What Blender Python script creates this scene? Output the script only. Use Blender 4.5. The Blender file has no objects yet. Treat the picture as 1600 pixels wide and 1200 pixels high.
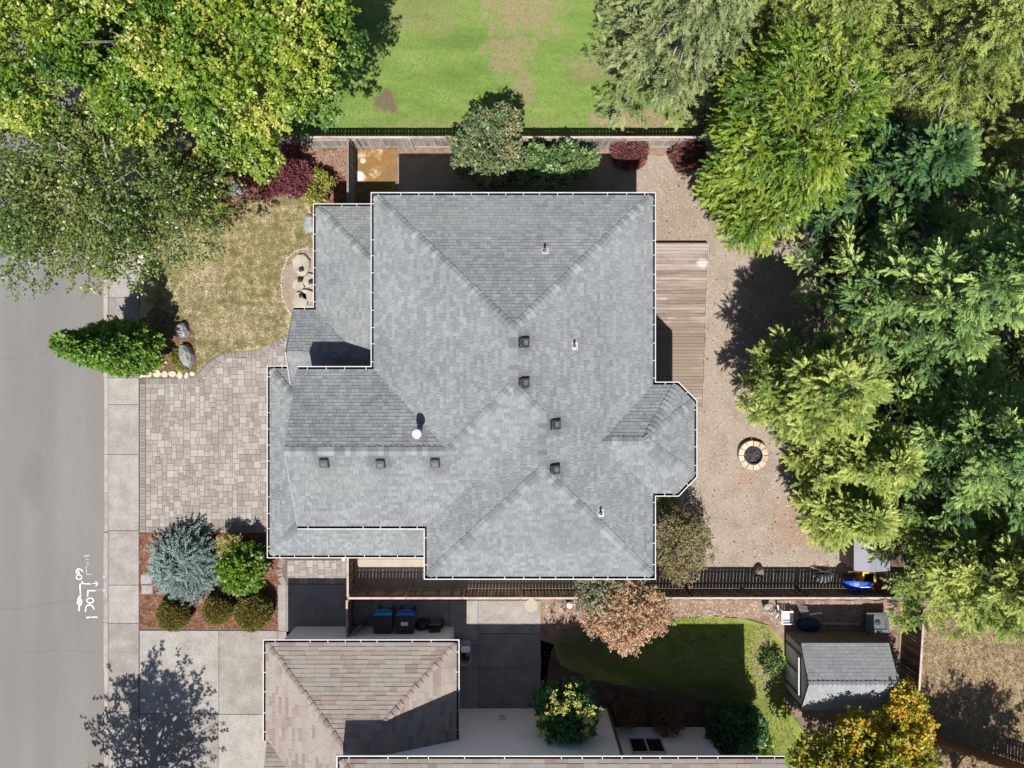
import bpy, math, random
import numpy as np
from mathutils import Vector, Matrix
R = math.radians
random.seed(7)
rng = np.random.default_rng(11)
scene = bpy.context.scene
C = scene.collection
# ------------------------------------------------------------------ camera, sky, sun, exposure
HC, FPX, U0, V0 = 32.0, 1080.0, 800.0, 608.0
cam_d = bpy.data.cameras.new('drone_camera')
cam_d.sensor_width = 36.0
cam_d.lens = 36.0 * FPX / 1600.0
cam_d.shift_y = (V0 - 600.0) / 1600.0
cam_d.clip_end = 1000.0
cam = bpy.data.objects.new('drone_camera', cam_d)
cam.location = (0, 0, HC)
C.objects.link(cam)
scene.camera = cam
SUN_EL, SUN_AZ = 58.0, 3.7          # elevation; degrees west of due south
world = bpy.data.worlds.new('World')
scene.world = world
world.use_nodes = True
wn = world.node_tree.nodes
wl = world.node_tree.links
wn.clear()
sky = wn.new('ShaderNodeTexSky')
sky.sky_type = 'NISHITA'
sky.sun_disc = False
sky.sun_elevation = R(SUN_EL)
sky.sun_rotation = R(180.0 + SUN_AZ)
bg = wn.new('ShaderNodeBackground')
bg.inputs['Strength'].default_value = 0.048
wo = wn.new('ShaderNodeOutputWorld')
wl.new(sky.outputs[0], bg.inputs[0])
wl.new(bg.outputs[0], wo.inputs[0])
sun_d = bpy.data.lights.new('sun', 'SUN')
sun_d.energy = 4.2
sun_d.angle = R(0.53)
sun_d.color = (1.0, 0.955, 0.89)
sun = bpy.data.objects.new('sun', sun_d)
ce, se = math.cos(R(SUN_EL)), math.sin(R(SUN_EL))
ldir = Vector((ce * math.sin(R(SUN_AZ)), ce * math.cos(R(SUN_AZ)), -se))
sun.rotation_euler = ldir.to_track_quat('-Z', 'Y').to_euler()
sun.location = (-5, -40, 60)
C.objects.link(sun)
scene.view_settings.view_transform = 'Standard'
scene.view_settings.look = 'None'
scene.view_settings.gamma = 1.0
scene.view_settings.use_curve_mapping = False
scene.view_settings.exposure = 0.97

# ------------------------------------------------------------------ coordinates
def sc(z): return FPX / (HC - z)
def W(u, v, z=0.0):
    s = sc(z)
    return ((u - U0) / s, (V0 - v) / s, z)
def W2(u, v, z=0.0): return W(u, v, z)[:2]

# ------------------------------------------------------------------ object helpers
ORG = {}
def tag(o, label=None, cat=None, group=None, kind=None):
    if label: o['label'] = label
    if cat: o['category'] = cat
    if group: o['group'] = group
    if kind: o['kind'] = kind
    return o
def thing(name, label, cat, loc, group=None):
    o = bpy.data.objects.new(name, None)
    o.empty_display_size = 0.3
    o.location = loc
    C.objects.link(o)
    ORG[o.name] = Vector(loc)
    return tag(o, label, cat, group)
def link(name, me, parent=None, loc=(0, 0, 0), rot=(0, 0, 0)):
    """loc is a WORLD position; it is stored relative to the parent's origin."""
    o = bpy.data.objects.new(name, me)
    C.objects.link(o)
    w = Vector(loc)
    if parent is not None:
        o.parent = parent
        o.location = w - ORG[parent.name]
    else:
        o.location = w
    o.rotation_euler = rot
    ORG[o.name] = w
    return o

class MB:
    """collects polygons (world or local coordinates); build() makes ONE mesh"""
    def __init__(s):
        s.v = []; s.f = []; s.m = []; s.t = []
    def poly(s, pts, m=0, t=0.0):
        b = len(s.v)
        s.v.extend([tuple(p) for p in pts])
        s.f.append(tuple(range(b, b + len(pts)))); s.m.append(m); s.t.append(t)
    def box(s, x0, x1, y0, y1, z0, z1, m=0, t=0.0, rot=0.0, c=None, bev=0.0):
        if c is None: c = (0, 0, 0)
        if bev > 0:
            b = bev
            lo = [(x0, y0), (x1, y0), (x1, y1), (x0, y1)]
            hi = [(x0 + b, y0 + b), (x1 - b, y0 + b), (x1 - b, y1 - b), (x0 + b, y1 - b)]
            rings = [[(x, y, z0) for x, y in lo], [(x, y, z1 - b) for x, y in lo], [(x, y, z1) for x, y in hi]]
        else:
            lo = [(x0, y0), (x1, y0), (x1, y1), (x0, y1)]
            rings = [[(x, y, z0) for x, y in lo], [(x, y, z1) for x, y in lo]]
        s.loft(rings, m, t, rot, c, closed=True)
    def loft(s, rings, m=0, t=0.0, rot=0.0, c=(0, 0, 0), closed=True, capb=True, capt=True):
        cr, sr = math.cos(rot), math.sin(rot)
        b = len(s.v); n = len(rings[0])
        for r in rings:
            for x, y, z in r:
                s.v.append((c[0] + x * cr - y * sr, c[1] + x * sr + y * cr, c[2] + z))
        for k in range(len(rings) - 1):
            for i in range(n if closed else n - 1):
                j = (i + 1) % n
                s.f.append((b + k * n + i, b + k * n + j, b + (k + 1) * n + j, b + (k + 1) * n + i)); s.m.append(m); s.t.append(t)
        if capb: s.f.append(tuple(b + i for i in reversed(range(n)))); s.m.append(m); s.t.append(t)
        if capt: s.f.append(tuple(b + (len(rings) - 1) * n + i for i in range(n))); s.m.append(m); s.t.append(t)
    def lathe(s, prof, n=16, c=(0, 0, 0), m=0, t=0.0, capb=True, capt=True):
        rings = [[(r * math.cos(2 * math.pi * i / n), r * math.sin(2 * math.pi * i / n), z) for i in range(n)] for r, z in prof]
        s.loft(rings, m, t, 0, c, True, capb, capt)
    def tube(s, pts, radii, n=6, m=0, t=0.0):
        pts = [Vector(p) for p in pts]
        rings = []
        for i, p in enumerate(pts):
            d = (pts[min(i + 1, len(pts) - 1)] - pts[max(i - 1, 0)])
            if d.length < 1e-6: d = Vector((0, 0, 1))
            d.normalize()
            a = d.orthogonal().normalized(); bb = d.cross(a)
            r = radii[i] if hasattr(radii, '__len__') else radii
            rings.append([tuple(p + a * (r * math.cos(2 * math.pi * k / n)) + bb * (r * math.sin(2 * math.pi * k / n))) for k in range(n)])
        s.loft(rings, m, t)
    def mesh(s, name, mats, off=None, smooth=False):
        me = bpy.data.meshes.new(name)
        v = s.v if off is None else [(x - off[0], y - off[1], z - off[2]) for x, y, z in s.v]
        me.from_pydata(v, [], s.f)
        for mm in (mats if isinstance(mats, (list, tuple)) else [mats]): me.materials.append(mm)
        me.polygons.foreach_set('material_index', s.m)
        if any(s.t):
            a = me.attributes.new('tint', 'FLOAT', 'FACE'); a.data.foreach_set('value', s.t)
        if smooth: me.polygons.foreach_set('use_smooth', [True] * len(s.f))
        me.update()
        return me
    def build(s, name, mats, parent=None, smooth=False, loc=None):
        """polygons are in world coordinates"""
        off = ORG[parent.name] if parent is not None else Vector(loc or (0, 0, 0))
        return link(name, s.mesh(name, mats, off, smooth), parent, off)

def np_mesh(name, V, F, tint, mat, parent=None, loc=None):
    """V (n,3) world, F (m,k) all faces same size, tint (m,)"""
    off = np.array(ORG[parent.name]) if parent is not None else np.array(loc or (0, 0, 0), float)
    me = bpy.data.meshes.new(name)
    V = (V - off).astype(np.float32)
    m, k = F.shape
    me.vertices.add(len(V)); me.vertices.foreach_set('co', V.ravel())
    me.loops.add(m * k); me.loops.foreach_set('vertex_index', F.astype(np.int32).ravel())
    me.polygons.add(m)
    me.polygons.foreach_set('loop_start', np.arange(0, m * k, k, dtype=np.int32))
    try: me.polygons.foreach_set('loop_total', np.full(m, k, dtype=np.int32))
    except Exception: pass
    me.materials.append(mat)
    a = me.attributes.new('tint', 'FLOAT', 'FACE'); a.data.foreach_set('value', tint.astype(np.float32))
    me.update(calc_edges=True)
    return link(name, me, parent, off)

# ------------------------------------------------------------------ materials
def nodes_of(name):
    m = bpy.data.materials.new(name); m.use_nodes = True
    nt = m.node_tree
    bs = nt.nodes['Principled BSDF']
    return m, nt, nt.nodes, nt.links, bs
def ramp(nd, cols, lo=0.3, hi=0.7):
    r = nd.new('ShaderNodeValToRGB')
    e = r.color_ramp.elements
    n = len(cols)
    while len(e) < n: e.new(0.5)
    for i, c in enumerate(cols):
        e[i].position = lo + (hi - lo) * i / max(1, n - 1)
        e[i].color = (*c, 1)
    return r
def mathn(nd, lk, op, a, b=None, clamp=False):
    n = nd.new('ShaderNodeMath'); n.operation = op; n.use_clamp = clamp
    for i, x in enumerate((a, b)):
        if x is None: continue
        if isinstance(x, (int, float)): n.inputs[i].default_value = x
        else: lk.new(x, n.inputs[i])
    return n.outputs[0]
def noise(nd, lk, pos, scale, detail=6, rough=0.6, stretch=None):
    if stretch:
        mp = nd.new('ShaderNodeMapping'); mp.inputs['Scale'].default_value = stretch
        lk.new(pos, mp.inputs['Vector']); pos = mp.outputs[0]
    n = nd.new('ShaderNodeTexNoise'); n.inputs['Scale'].default_value = scale
    n.inputs['Detail'].default_value = detail; n.inputs['Roughness'].default_value = rough
    lk.new(pos, n.inputs['Vector'])
    return n.outputs[0]
def mixc(nd, lk, f, a, b, mode='MIX'):
    n = nd.new('ShaderNodeMix'); n.data_type = 'RGBA'; n.blend_type = mode
    for idx, x in ((0, f), (6, a), (7, b)):
        if isinstance(x, (int, float)): n.inputs[idx].default_value = x
        elif isinstance(x, tuple): n.inputs[idx].default_value = (*x[:3], 1)
        else: lk.new(x, n.inputs[idx])
    return n.outputs[2]
def mat(name, cols, scale=1.5, rough=0.85, bump=0.3, bscale=60.0, speck=0.25, sscale=120.0, var=0.0, spec=0.25,
        stretch=None, bdist=0.01, lo=0.3, hi=0.7, metal=0.0, local=False, patches=None, detail=6, drough=0.0, pnoise=2.2):
    m, nt, nd, lk, bs = nodes_of(name)
    if local:
        tc = nd.new('ShaderNodeTexCoord'); pos = tc.outputs['Object']
    else:
        g = nd.new('ShaderNodeNewGeometry'); pos = g.outputs['Position']
    f = noise(nd, lk, pos, scale, detail, 0.62, stretch)
    if var > 0:
        at = nd.new('ShaderNodeAttribute'); at.attribute_name = 'tint'
        oi = nd.new('ShaderNodeObjectInfo')
        s_ = mathn(nd, lk, 'FRACT', mathn(nd, lk, 'ADD', at.outputs['Fac'], oi.outputs['Random']))
        s_ = mathn(nd, lk, 'ADD', mathn(nd, lk, 'MULTIPLY', mathn(nd, lk, 'SUBTRACT', s_, 0.5), var), f)
        f = s_
    r = ramp(nd, cols, lo, hi); lk.new(f, r.inputs[0])
    col = r.outputs[0]
    for p in (patches or []):      # (cx, cy, rx, ry, colour, strength): worn patches that belong to the ground itself
        cx, cy, rx, ry, pc, st = p
        mp = nd.new('ShaderNodeMapping'); mp.vector_type = 'POINT'
        mp.inputs['Location'].default_value = (-cx / rx, -cy / ry, 0); mp.inputs['Scale'].default_value = (1 / rx, 1 / ry, 0)
        lk.new(pos, mp.inputs['Vector'])
        ln = nd.new('ShaderNodeVectorMath'); ln.operation = 'LENGTH'; lk.new(mp.outputs[0], ln.inputs[0])
        d = mathn(nd, lk, 'ADD', ln.outputs['Value'], mathn(nd, lk, 'MULTIPLY', mathn(nd, lk, 'SUBTRACT', noise(nd, lk, pos, 1.3, 8, 0.7), 0.5), pnoise))
        mr = nd.new('ShaderNodeMapRange'); mr.inputs[1].default_value = 1.15; mr.inputs[2].default_value = 0.55
        mr.inputs[3].default_value = 0.0; mr.inputs[4].default_value = st
        lk.new(d, mr.inputs[0])
        col = mixc(nd, lk, mr.outputs[0], col, pc)
    if speck > 0:
        sn = noise(nd, lk, pos, sscale, 3, 0.7)
        mr = nd.new('ShaderNodeMapRange'); mr.inputs[1].default_value = 0.3; mr.inputs[2].default_value = 0.7
        mr.inputs[3].default_value = 1 - speck; mr.inputs[4].default_value = 1 + speck
        lk.new(sn, mr.inputs[0])
        col = mixc(nd, lk, 1.0, col, mr.outputs[0], 'MULTIPLY')
    lk.new(col, bs.inputs['Base Color'])
    bs.inputs['Roughness'].default_value = rough
    bs.inputs['Metallic'].default_value = metal
    bs.inputs['Specular IOR Level'].default_value = spec
    if drough: bs.inputs['Diffuse Roughness'].default_value = drough
    if bump > 0:
        bp = nd.new('ShaderNodeBump'); bp.inputs['Strength'].default_value = bump; bp.inputs['Distance'].default_value = bdist
        lk.new(noise(nd, lk, pos, bscale, 4, 0.7, stretch), bp.inputs['Height'])
        lk.new(bp.outputs[0], bs.inputs['Normal'])
    return m
def leafmat(name, cols, trans=0.35, rough=0.5, spec=0.35):
    m, nt, nd, lk, bs = nodes_of(name)
    at = nd.new('ShaderNodeAttribute'); at.attribute_name = 'tint'
    r = ramp(nd, cols, 0.0, 1.0); lk.new(at.outputs['Fac'], r.inputs[0])
    lk.new(r.outputs[0], bs.inputs['Base Color'])
    bs.inputs['Roughness'].default_value = rough
    bs.inputs['Specular IOR Level'].default_value = spec
    tr = nd.new('ShaderNodeBsdfTranslucent')
    hs = nd.new('ShaderNodeHueSaturation'); hs.inputs['Saturation'].default_value = 1.1; hs.inputs['Value'].default_value = 1.3
    lk.new(r.outputs[0], hs.inputs['Color']); lk.new(hs.outputs[0], tr.inputs[0])
    mx = nd.new('ShaderNodeMixShader'); mx.inputs[0].default_value = trans
    lk.new(bs.outputs[0], mx.inputs[1]); lk.new(tr.outputs[0], mx.inputs[2])
    lk.new(mx.outputs[0], nd['Material Output'].inputs[0])
    return m
M = {}
M['asphalt'] = mat('asphalt', [(.138, .134, .129), (.155, .151, .146), (.170, .165, .158)], .35, .9, .5, 90, .30, 60, stretch=(1.6, .35, 1), detail=9,
                   patches=[(-19.2, 0, .6, 90, (.165, .142, .122), .5), (-21.6, 0, .5, 60, (.135, .132, .128), .5), (-23.2, 0, .5, 60, (.135, .132, .128), .4), (-22.3, -4.2, .6, 1.4, (.115, .113, .11), .5)], pnoise=1.4)
M['concrete'] = mat('concrete', [(.185, .168, .154), (.235, .217, .20), (.285, .267, .25)], 1.3, .9, .5, 80, .42, 38, var=.3, detail=10)
M['concrete_tan'] = mat('concrete_tan', [(.30, .26, .21), (.36, .32, .26)], 1.5, .9, .4, 80, .25, 60)
M['kerb'] = mat('kerb', [(.20, .178, .158), (.265, .243, .222), (.30, .28, .26)], 1.6, .9, .4, 60, .25, 60, var=.2)
M['joint'] = mat('joint_dirt', [(.09, .075, .06), (.14, .115, .09)], 8, .95, .3, 80, .3)
M['paver'] = mat('paver', [(.185, .163, .148), (.222, .199, .183), (.255, .232, .214), (.30, .278, .258)], 1.2, .85, .35, 90, .16, 70, var=.7, lo=.15, hi=.9)
M['paver_border'] = mat('paver_border', [(.17, .150, .137), (.215, .192, .178)], 1.2, .85, .3, 90, .15, 70, var=.5)
M['bark'] = mat('bark_mulch', [(.075, .033, .021), (.135, .058, .036), (.17, .085, .057)], 3, .95, .9, 45, .5, 40, bdist=.03)
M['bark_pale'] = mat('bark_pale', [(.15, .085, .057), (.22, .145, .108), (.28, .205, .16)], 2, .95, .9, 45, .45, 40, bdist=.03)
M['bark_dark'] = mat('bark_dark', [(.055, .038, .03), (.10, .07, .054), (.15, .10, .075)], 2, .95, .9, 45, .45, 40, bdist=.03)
M['gravel'] = mat('gravel', [(.205, .166, .130), (.255, .212, .172), (.285, .242, .203)], .9, .95, .9, 35, .48, 30, detail=10, bdist=.03,
                  patches=[(14.2, -6.2, 2.6, 1.3, (.24, .145, .095), .7), (7.6, 7.5, 1.2, 3.0, (.215, .165, .115), .6), (12.5, 0.1, .5, .5, (.42, .38, .34), .6), (10.9, -4.1, .5, .4, (.25, .15, .10), .6)])
M['soil'] = mat('soil', [(.10, .075, .055), (.16, .12, .09), (.20, .155, .12)], 1.0, .95, .8, 30, .4, 40, bdist=.03)
M['dry_grass'] = mat('dry_grass', [(.09, .115, .035), (.17, .17, .065), (.29, .245, .135), (.37, .31, .20), (.42, .36, .25)], 2.6, .95, .9, 50, .42, 26, bdist=.04, lo=.36, hi=.66, detail=12,
                     patches=[(-14.4, 5.4, 1.0, 1.3, (.43, .36, .25), .6), (-13.2, 2.9, 1.5, .7, (.41, .34, .235), .6), (-11.3, 6.4, .7, 1.3, (.15, .16, .055), .5)])
M['straw'] = mat('straw_grass', [(.20, .15, .085), (.30, .23, .14), (.34, .27, .175)], 1.2, .95, .9, 40, .35, 28, bdist=.04)
M['lawn'] = mat('lawn', [(.105, .175, .036), (.155, .235, .054), (.215, .27, .08)], .55, .95, .9, 55, .40, 26, bdist=.04, stretch=(.5, 2.2, 1), detail=9, pnoise=3.0,
                patches=[(0.5, 17.6, 1.9, 1.5, (.28, .215, .13), .8), (-0.2, 15.6, 1.2, 1.1, (.27, .21, .125), .8), (0.5, 13.9, .55, .9, (.27, .21, .125), .75), (-4.2, 17.3, 1.8, .9, (.23, .20, .10), .55), (4.1, 14.9, 1.6, .8, (.25, .21, .115), .7),
                         (-5.8, 13.3, .75, .55, (.15, .105, .075), .95), (5.5, 12.4, 2.2, .5, (.30, .22, .145), .95), (-2.0, 12.2, 5, .25, (.24, .20, .09), .5)])
M['lawn_small'] = mat('lawn_small', [(.135, .18, .032), (.20, .235, .048), (.27, .265, .08)], 1.0, .95, .9, 55, .38, 26, bdist=.04,
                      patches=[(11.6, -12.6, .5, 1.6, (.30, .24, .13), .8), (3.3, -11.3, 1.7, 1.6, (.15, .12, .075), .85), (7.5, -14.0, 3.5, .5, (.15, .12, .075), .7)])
M['hills'] = mat('meadow', [(.10, .12, .05), (.17, .16, .08)], .05, .95, .3, 20, .2)
M['deck'] = mat('deck_wood', [(.15, .118, .095), (.235, .19, .158), (.32, .27, .235)], 1.6, .8, .5, 30, .3, 60, var=.3, stretch=(.5, 6, 1),
                patches=[(8.7, 5.75, .3, .2, (.50, .48, .47), .7), (7.6, 6.3, 1.2, .5, (.30, .26, .24), .6), (7.6, 1.4, 1.7, 2.2, (.185, .145, .105), .8)])
M['fence'] = mat('fence_wood', [(.095, .062, .045), (.16, .112, .083), (.21, .155, .12)], 2, .9, .5, 30, .3, 60, var=.45, stretch=(3, 3, .6))
M['fence_grey'] = mat('fence_grey', [(.17, .145, .128), (.25, .22, .20), (.31, .28, .26)], 2, .9, .5, 30, .3, 60, var=.4, stretch=(3, 3, .6))
M['fence_orange'] = mat('fence_orange', [(.16, .075, .028), (.23, .115, .045)], 2, .9, .5, 30, .3, 60, var=.4, stretch=(3, 3, .6))
M['cap_wood'] = mat('cap_wood', [(.24, .185, .15), (.36, .29, .25), (.42, .35, .31)], 2.5, .85, .4, 40, .25, 60, var=.2)
M['roof'] = mat('shingle_grey', [(.142, .154, .163), (.176, .189, .198), (.205, .218, .227), (.245, .258, .266)], .5, .95, .6, 120, .22, 90, var=.58, lo=.1, hi=.92, drough=.45, pnoise=.9,
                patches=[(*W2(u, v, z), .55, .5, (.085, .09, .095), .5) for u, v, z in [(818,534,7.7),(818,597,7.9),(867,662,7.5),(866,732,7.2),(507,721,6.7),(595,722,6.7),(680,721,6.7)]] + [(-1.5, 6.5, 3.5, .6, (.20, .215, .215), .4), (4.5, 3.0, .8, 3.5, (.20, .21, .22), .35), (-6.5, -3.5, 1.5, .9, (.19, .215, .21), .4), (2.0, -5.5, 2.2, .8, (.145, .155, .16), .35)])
M['cap'] = mat('ridge_cap_grey', [(.13, .143, .15), (.18, .194, .202), (.25, .265, .27)], 1.0, .9, .5, 120, .18, 90, var=.75, lo=.1, hi=.92, drough=.45)
M['roof_n'] = mat('shingle_brown', [(.225, .175, .153), (.265, .217, .19), (.29, .247, .218), (.272, .26, .234), (.32, .265, .225)], .8, .95, .5, 120, .2, 90, var=.8, lo=.08, hi=.92, drough=.45)
M['roof_s'] = mat('shingle_shed', [(.205, .212, .222), (.24, .248, .26), (.265, .273, .285)], .8, .95, .5, 120, .2, 90, var=.5, lo=.15, hi=.9, drough=.45)
M['felt'] = mat('roof_felt', [(.05, .055, .058), (.07, .075, .078)], 3, .95, .2)
M['white'] = mat('white_metal', [(.42, .405, .415), (.54, .52, .53)], 2, .45, .05, 30, .05, spec=.4)
M['white_plastic'] = mat('white_plastic', [(.68, .69, .70), (.76, .77, .78)], 3, .4, .05, 30, .05, spec=.4)
M['gutter_in'] = mat('gutter_shade_litter', [(.02, .02, .024), (.04, .038, .04)], 6, .95, .3, 60, .3)  # near-black: shade inside the trough painted in together with the litter
M['vent'] = mat('black_vent', [(.022, .020, .024), (.034, .032, .036)], 6, .55, .1, 60, .15, spec=.4)
M['grey_metal'] = mat('grey_metal', [(.20, .21, .22), (.26, .27, .28)], 6, .5, .1, 60, .1, metal=.3)
M['siding'] = mat('house_siding', [(.36, .34, .31), (.42, .40, .37)], 1.5, .8, .1, 60, .08)
M['siding_n'] = mat('neighbour_siding', [(.72, .72, .73), (.77, .77, .78)], 1.5, .8, .1, 60, .06)
M['soffit'] = mat('soffit', [(.50, .49, .47), (.56, .55, .53)], 2, .8, .05, 60, .05)
M['trim_brown'] = mat('brown_trim', [(.085, .062, .05), (.12, .09, .075)], 2, .8, .15, 60, .15)
M['shed_brown'] = mat('shed_brown', [(.14, .115, .10), (.18, .15, .132)], 2, .8, .15, 60, .12)
M['shed_grey'] = mat('shed_grey', [(.40, .42, .42), (.46, .48, .48)], 2, .8, .1, 60, .08)
M['shed_lilac'] = mat('metal_shed_lilac', [(.185, .185, .225), (.235, .235, .275)], 2, .55, .1, 60, .08)
def glass(name, col):
    m, nt, nd, lk, bs = nodes_of(name)
    bs.inputs['Base Color'].default_value = (*col, 1); bs.inputs['Roughness'].default_value = .05; bs.inputs['Specular IOR Level'].default_value = .6
    return m
M['glass'] = glass('window_glass', (.015, .018, .022))
M['rock'] = mat('rock_grey', [(.16, .165, .17), (.25, .255, .26), (.34, .34, .34)], 3, .9, .8, 18, .3, 40, bdist=.05, local=True)
M['rock_brown'] = mat('rock_brown', [(.15, .115, .09), (.24, .19, .155)], 3, .9, .8, 18, .3, 40, bdist=.05, local=True)
M['rock_tan'] = mat('rock_tan', [(.23, .20, .155), (.32, .285, .23), (.38, .35, .29)], 2.5, .9, .6, 18, .25, 40, bdist=.04, local=True)
M['rock_pale'] = mat('rock_pale', [(.38, .31, .255), (.47, .41, .35), (.54, .49, .43)], 3, .9, .5, 18, .2, 40, bdist=.04, local=True, var=.4)
M['rock_white'] = mat('rock_white', [(.62, .60, .56), (.72, .70, .67)], 3, .9, .4, 18, .1, 40, bdist=.03, local=True)
M['pit_stone'] = mat('fire_pit_stone', [(.36, .27, .185), (.45, .35, .25), (.52, .42, .32)], 3, .9, .5, 40, .2, 60, var=.5)
M['ash'] = mat('ash_coal', [(.012, .013, .015), (.04, .042, .046), (.10, .105, .11)], 9, .9, .9, 25, .3, 50, bdist=.05)
M['bluebin'] = mat('blue_bin', [(.02, .33, .55), (.03, .40, .62)], 4, .45, .05, 50, .05, spec=.4)
M['bluebin2'] = mat('blue_bin_deep', [(.03, .18, .55), (.04, .24, .64)], 4, .45, .05, 50, .05, spec=.4)
M['blackplastic'] = mat('black_plastic', [(.022, .024, .025), (.034, .036, .037)], 5, .5, .1, 50, .1, spec=.4)
M['paint_white'] = mat('spray_paint', [(.55, .55, .54), (.72, .72, .71)], 9, .9, .1, 60, .3, 40)
M['paint_faint'] = mat('faded_paint', [(.30, .295, .285), (.42, .41, .40)], 12, .9, .1, 60, .4, 40)
M['paint_blue'] = mat('blue_paint', [(.18, .28, .42), (.26, .36, .46)], 9, .9, .1, 60, .3, 40)
M['crack'] = mat('tar_crack', [(.09, .088, .084), (.13, .127, .122)], 9, .9, .1, 60, .3, 40)
M['terracotta'] = mat('terracotta', [(.30, .10, .04), (.38, .15, .07)], 6, .8, .2, 50, .15)
M['blue_sled'] = mat('blue_sled', [(.006, .05, .42), (.01, .075, .55)], 4, .35, .05, 50, .05, spec=.5)
M['yellow'] = mat('yellow_plastic', [(.68, .40, .02), (.76, .47, .03)], 4, .4, .05, 50, .05, spec=.4)
M['red'] = mat('red_plastic', [(.48, .06, .02), (.58, .09, .03)], 4, .4, .05, 50, .05, spec=.4)
M['green_pl'] = mat('green_plastic', [(.01, .10, .045), (.015, .13, .06)], 4, .4, .05, 50, .05, spec=.4)
M['navy'] = mat('navy_tarp', [(.012, .02, .055), (.025, .04, .09)], 5, .5, .4, 12, .1, bdist=.04)
M['cover'] = mat('charcoal_cover', [(.06, .068, .075), (.10, .11, .12)], 3, .6, .2, 20, .1, spec=.35)
M['trunk'] = mat('tree_bark', [(.10, .083, .07), (.17, .145, .125), (.24, .215, .195)], 4, .95, .8, 20, .3, 30, bdist=.03)
M['pale_twig'] = mat('pale_twig', [(.22, .205, .19), (.33, .31, .29)], 4, .95, .5, 20, .2, 30)
M['stain'] = mat('rust_stained_concrete', [(.36, .30, .22), (.22, .13, .045), (.15, .10, .045), (.22, .11, .03)], 1.5, .9, .3, 60, .25, 50, lo=.34, hi=.62,
                 patches=[(-7.05, 9.85, .28, .22, (.62, .58, .52), .9), (-6.9, 10.55, .15, .13, (.55, .50, .43), .8)])
M['brown_wood'] = mat('brown_wood', [(.10, .055, .03), (.16, .095, .055)], 3, .85, .4, 40, .25, 50, stretch=(1, 6, 1))

# ------------------------------------------------------------------ ground and setting
def jag(pts, step=.25, amp=.04, seed=1):
    """the same outline with an uneven edge"""
    r = random.Random(seed); out = []
    for i, p in enumerate(pts):
        q = pts[(i + 1) % len(pts)]
        d = math.hypot(q[0] - p[0], q[1] - p[1]); n = max(1, int(d / step))
        for k in range(n):
            t = k / n
            a = amp if k else amp * .4
            out.append((p[0] + (q[0] - p[0]) * t + r.uniform(-a, a), p[1] + (q[1] - p[1]) * t + r.uniform(-a, a)))
    return out
def sheet(name, pts, z, m, thick=0.0, amp=0.0, seed=1, step=.25):
    p = jag(pts, step, amp, seed) if amp else pts
    b = MB()
    b.poly([(x, y, z) for x, y in p])
    if thick:
        n = len(p)
        for i in range(n):
            a, c = p[i], p[(i + 1) % n]
            b.poly([(a[0], a[1], z - thick), (c[0], c[1], z - thick), (c[0], c[1], z), (a[0], a[1], z)])
    o = b.build(name, m)
    # make sure it faces up
    if o.data.polygons[0].normal.z < 0: o.data.flip_normals()
    o['kind'] = 'structure'
    return o
def px(lst, z=0.0): return [W2(u, v, z) for u, v in lst]

XK, XS = -18.93, -17.27           # kerb face, inner edge of the pavement
ZR = -0.12                        # road surface
sheet('terrain', [(-150, -150), (150, -150), (150, 150), (-150, 150)], -0.3, M['hills'])
road = sheet('road', [(-29, -150), (XK + .02, -150), (XK + .02, 150), (-29, 150)], ZR, M['asphalt'])
sheet('ground', [(XK + .2, -150), (150, -150), (150, 150), (XK + .2, 150)], -0.04, M['soil'])
sheet('far_verge', [(-150, -150), (-29, -150), (-29, 150), (-150, 150)], -0.02, M['straw'])
def crack(pts, w, name='road_crack'):
    b = MB(); r = random.Random(len(pts))
    P3 = []
    for i in range(len(pts) - 1):
        a, c = pts[i], pts[i + 1]
        for k in range(6):
            t = k / 6
            P3.append((a[0] + (c[0] - a[0]) * t + r.uniform(-.03, .03), a[1] + (c[1] - a[1]) * t + r.uniform(-.03, .03)))
    P3.append(pts[-1])
    for i in range(len(P3) - 1):
        a, c = Vector(P3[i]), Vector(P3[i + 1]); d = (c - a).normalized(); nrm = Vector((-d.y, d.x)) * (w * r.uniform(.3, .6))
        b.poly([(*(a - nrm), ZR + .003), (*(c - nrm), ZR + .003), (*(c + nrm), ZR + .003), (*(a + nrm), ZR + .003)])
    o = b.build(name, M['crack'], road); return o
crack(px([(0, 951), (30, 952), (52, 948), (95, 941), (118, 938)], ZR), .018)
crack(px([(75, 600), (78, 660), (72, 720), (76, 790), (70, 850)], ZR), .008)
crack(px([(40, 1020), (90, 1016), (150, 1019)], ZR), .01)
crack(px([(0, 559), (25, 561), (60, 552), (85, 548)], ZR), .012)

# kerb: cast sections with joints, dropped in front of the two drives
kerb = sheet('kerb', [(XK + .03, -60), (XK + .24, -60), (XK + .24, 60), (XK + .03, 60)], -0.06, M['joint'])
vs = [-700, -560, -420, -280, -140, 0, 140, 300, 465, 590, 640, 710, 770, 832, 900, 973, 1045, 1118, 1200, 1320, 1480, 1640, 1800]
for a, c in zip(vs[:-1], vs[1:]):
    y0, y1 = W2(0, c)[1], W2(0, a)[1]
    low = (590 <= a < 832) or a >= 985
    zt = -0.045 if low else 0.006
    b = MB()
    prof = [(0, -.18), (0, zt - .035), (.03, zt), (.225, zt + .002), (.225, -.18)]
    rings = [[(x, y, z) for x, z in prof] for y in (y0 + .006 - (y0 + y1) / 2, y1 - .006 - (y0 + y1) / 2)]
    b.loft(rings, closed=True)
    link('kerb_section', b.mesh('kerb_section', M['kerb']), kerb, (XK, (y0 + y1) / 2, 0))
side = sheet('sidewalk', [(XK + .232, -60), (XS, -60), (XS, 60), (XK + .232, 60)], -0.012, M['joint'])
vs2 = [-900, -740, -580, -420, -260, -100, 60, 220, 345, 465, 590, 632, 710, 829, 914, 974, 1112, 1225, 1400, 1560, 1720, 1880]
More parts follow.
